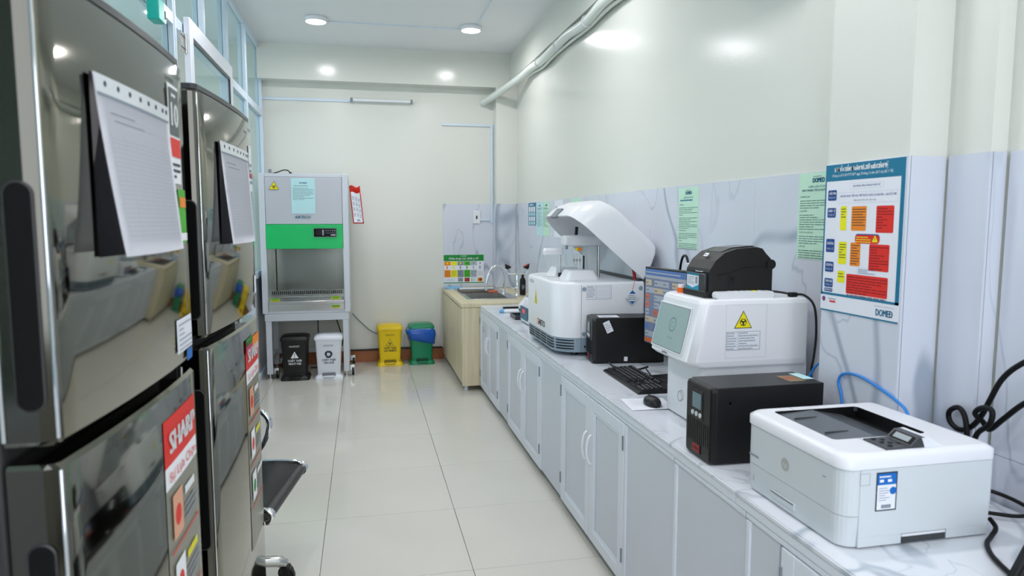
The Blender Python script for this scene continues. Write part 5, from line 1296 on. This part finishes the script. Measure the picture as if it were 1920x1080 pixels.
cable('monitor_lead', [(1.15, 3.13, ZC + .02), (1.165, 3.09, ZC + .006), (1.20, 3.03, ZC + .006), (1.24, 2.99, ZC + .012), (1.28, 2.96, ZC + .03)], .005, M_BLACK, 'black cords bunched under the left edge of the monitor')
cable('keyboard_lead', [(1.225, 2.78, ZC + .006), (1.25, 2.84, ZC + .006), (1.262, 2.90, ZC + .01), (1.27, 2.96, ZC + .02)], .003, M_BLACK, 'thin black keyboard cord looping on the worktop')
t = thing('flat_panel', 'black flat panel leaning at the lower right corner of the worktop', 'panel', (1.178, 1.03, ZC))
m_ = Matrix.Translation((0, 0, .002)) @ Matrix.Rotation(R(30), 4, 'Y')
MB().prism([(0, 0), (.27, 0), (.33, .095), (.055, .095)], -.012, 0, mtx=Matrix.Rotation(R(90), 4, 'X')).build('panel', M_BLACK, t)
MB().prism([(.012, .0), (.27, 0), (.318, .085), (.060, .085)], 0, .0012, mtx=Matrix.Rotation(R(90), 4, 'X')).build('face', M_BLACKG, t)

# ================================================================== SMALL INSTRUMENTS AT THE FAR END
t = thing('centrifuge', 'small white centrifuge with a teal front and red display beside the analyzer', 'centrifuge', (1.062, 4.43, ZC))
MB().loft([[(x, y, z) for x, y in rrect(i_ + f_, i_, .30 - i_, .27 - i_, .03, 5)] for z, i_, f_ in ((.006, .012, 0), (.02, 0, 0), (.10, 0, .012), (.16, .004, .03), (.185, .02, .05))], smooth=False).build('body', M_WHITEP, t)
MB().loft([[(x, y, z) for y, z in rrect(.03, .03, .24, .118, .01, 3)] for x in (.004, -.002)], smooth=False).build('front_panel', mat('teal_front', '1f5f7a', .35), t)
MB().box((-.004, .10, .075), (-.001, .165, .102), .001).build('display', M_LED, t)
MB().loft([[(x, y, z) for x, y in rrect(.05 + i_, .02 + i_, .29 - i_, .25 - i_, .05, 5)] for z, i_ in ((.184, 0), (.205, .006), (.222, .04))], smooth=False).build('lid', mat('lid_blue_grey', '8aa0ae', .3), t)
for x, y in ((.04, .04), (.26, .04), (.04, .23), (.26, .23)): MB().cyl((x, y, 0), .012, .008, 10).build('foot', M_BLACK, t)
t = thing('tube_mixer', 'white tube mixer with a sloped top near the sink', 'mixer', (1.16, 4.955, ZC))
MB().loft([[(x, y, z) for x, z in ((0, .006), (.24, .006), (.24, .17), (.16, .175), (.05, .115), (0, .06))] for y in (0, .22)], smooth=False).build('body', M_WHITEP, t)
MB().loft([[(x, y, z) for x, z in ((.055, .121), (.155, .178), (.155, .184), (.055, .127))] for y in (.02, .20)], smooth=False).build('tube_tray', M_BLUEGREY, t)
MB().box((-.006, .03, .012), (.001, .19, .035), .002).build('front_slot', M_BLACK, t)
for y in (.03, .19): MB().box((.02, y - .01, 0), (.20, y + .01, .007)).build('foot', M_BLACK, t)
t = thing('slide_tray', 'shallow dark grey tray on the worktop before the centrifuge', 'tray', (1.045, 4.76, ZC))
MB().box((0, 0, 0), (.20, .18, .004)).box((0, 0, .004), (.20, .006, .03), .002).box((0, .174, .004), (.20, .18, .03), .002).box((0, .006, .004), (.006, .174, .03), .002).box((.194, .006, .004), (.20, .174, .03), .002).build('tray', M_DGREY, t)
for k in range(2):
    t = thing('sample_tube', ('clear sample tube with blue cap lying nearest the worktop edge', 'clear sample tube with blue cap lying behind the first one')[k], 'tube', (1.02 + .02 * k, 5.16 + .05 * k, ZC + .012), R(-12), 'blue-capped sample tubes')
    MB().cyl((.02, 0, 0), .010, .14, 14, 'x').build('tube', M_WHITEP, t); MB().cyl((-.012, 0, 0), .012, .034, 14, 'x').build('cap', mat('cap_blue', '6aa8d8', .4), t)
tag(MB().box((1.085, 5.40, ZC), (1.22, 5.425, ZC + .014), .004).build('marker_pen', M_BLACK), 'black marker bar lying near the sink end of the worktop', 'pen')
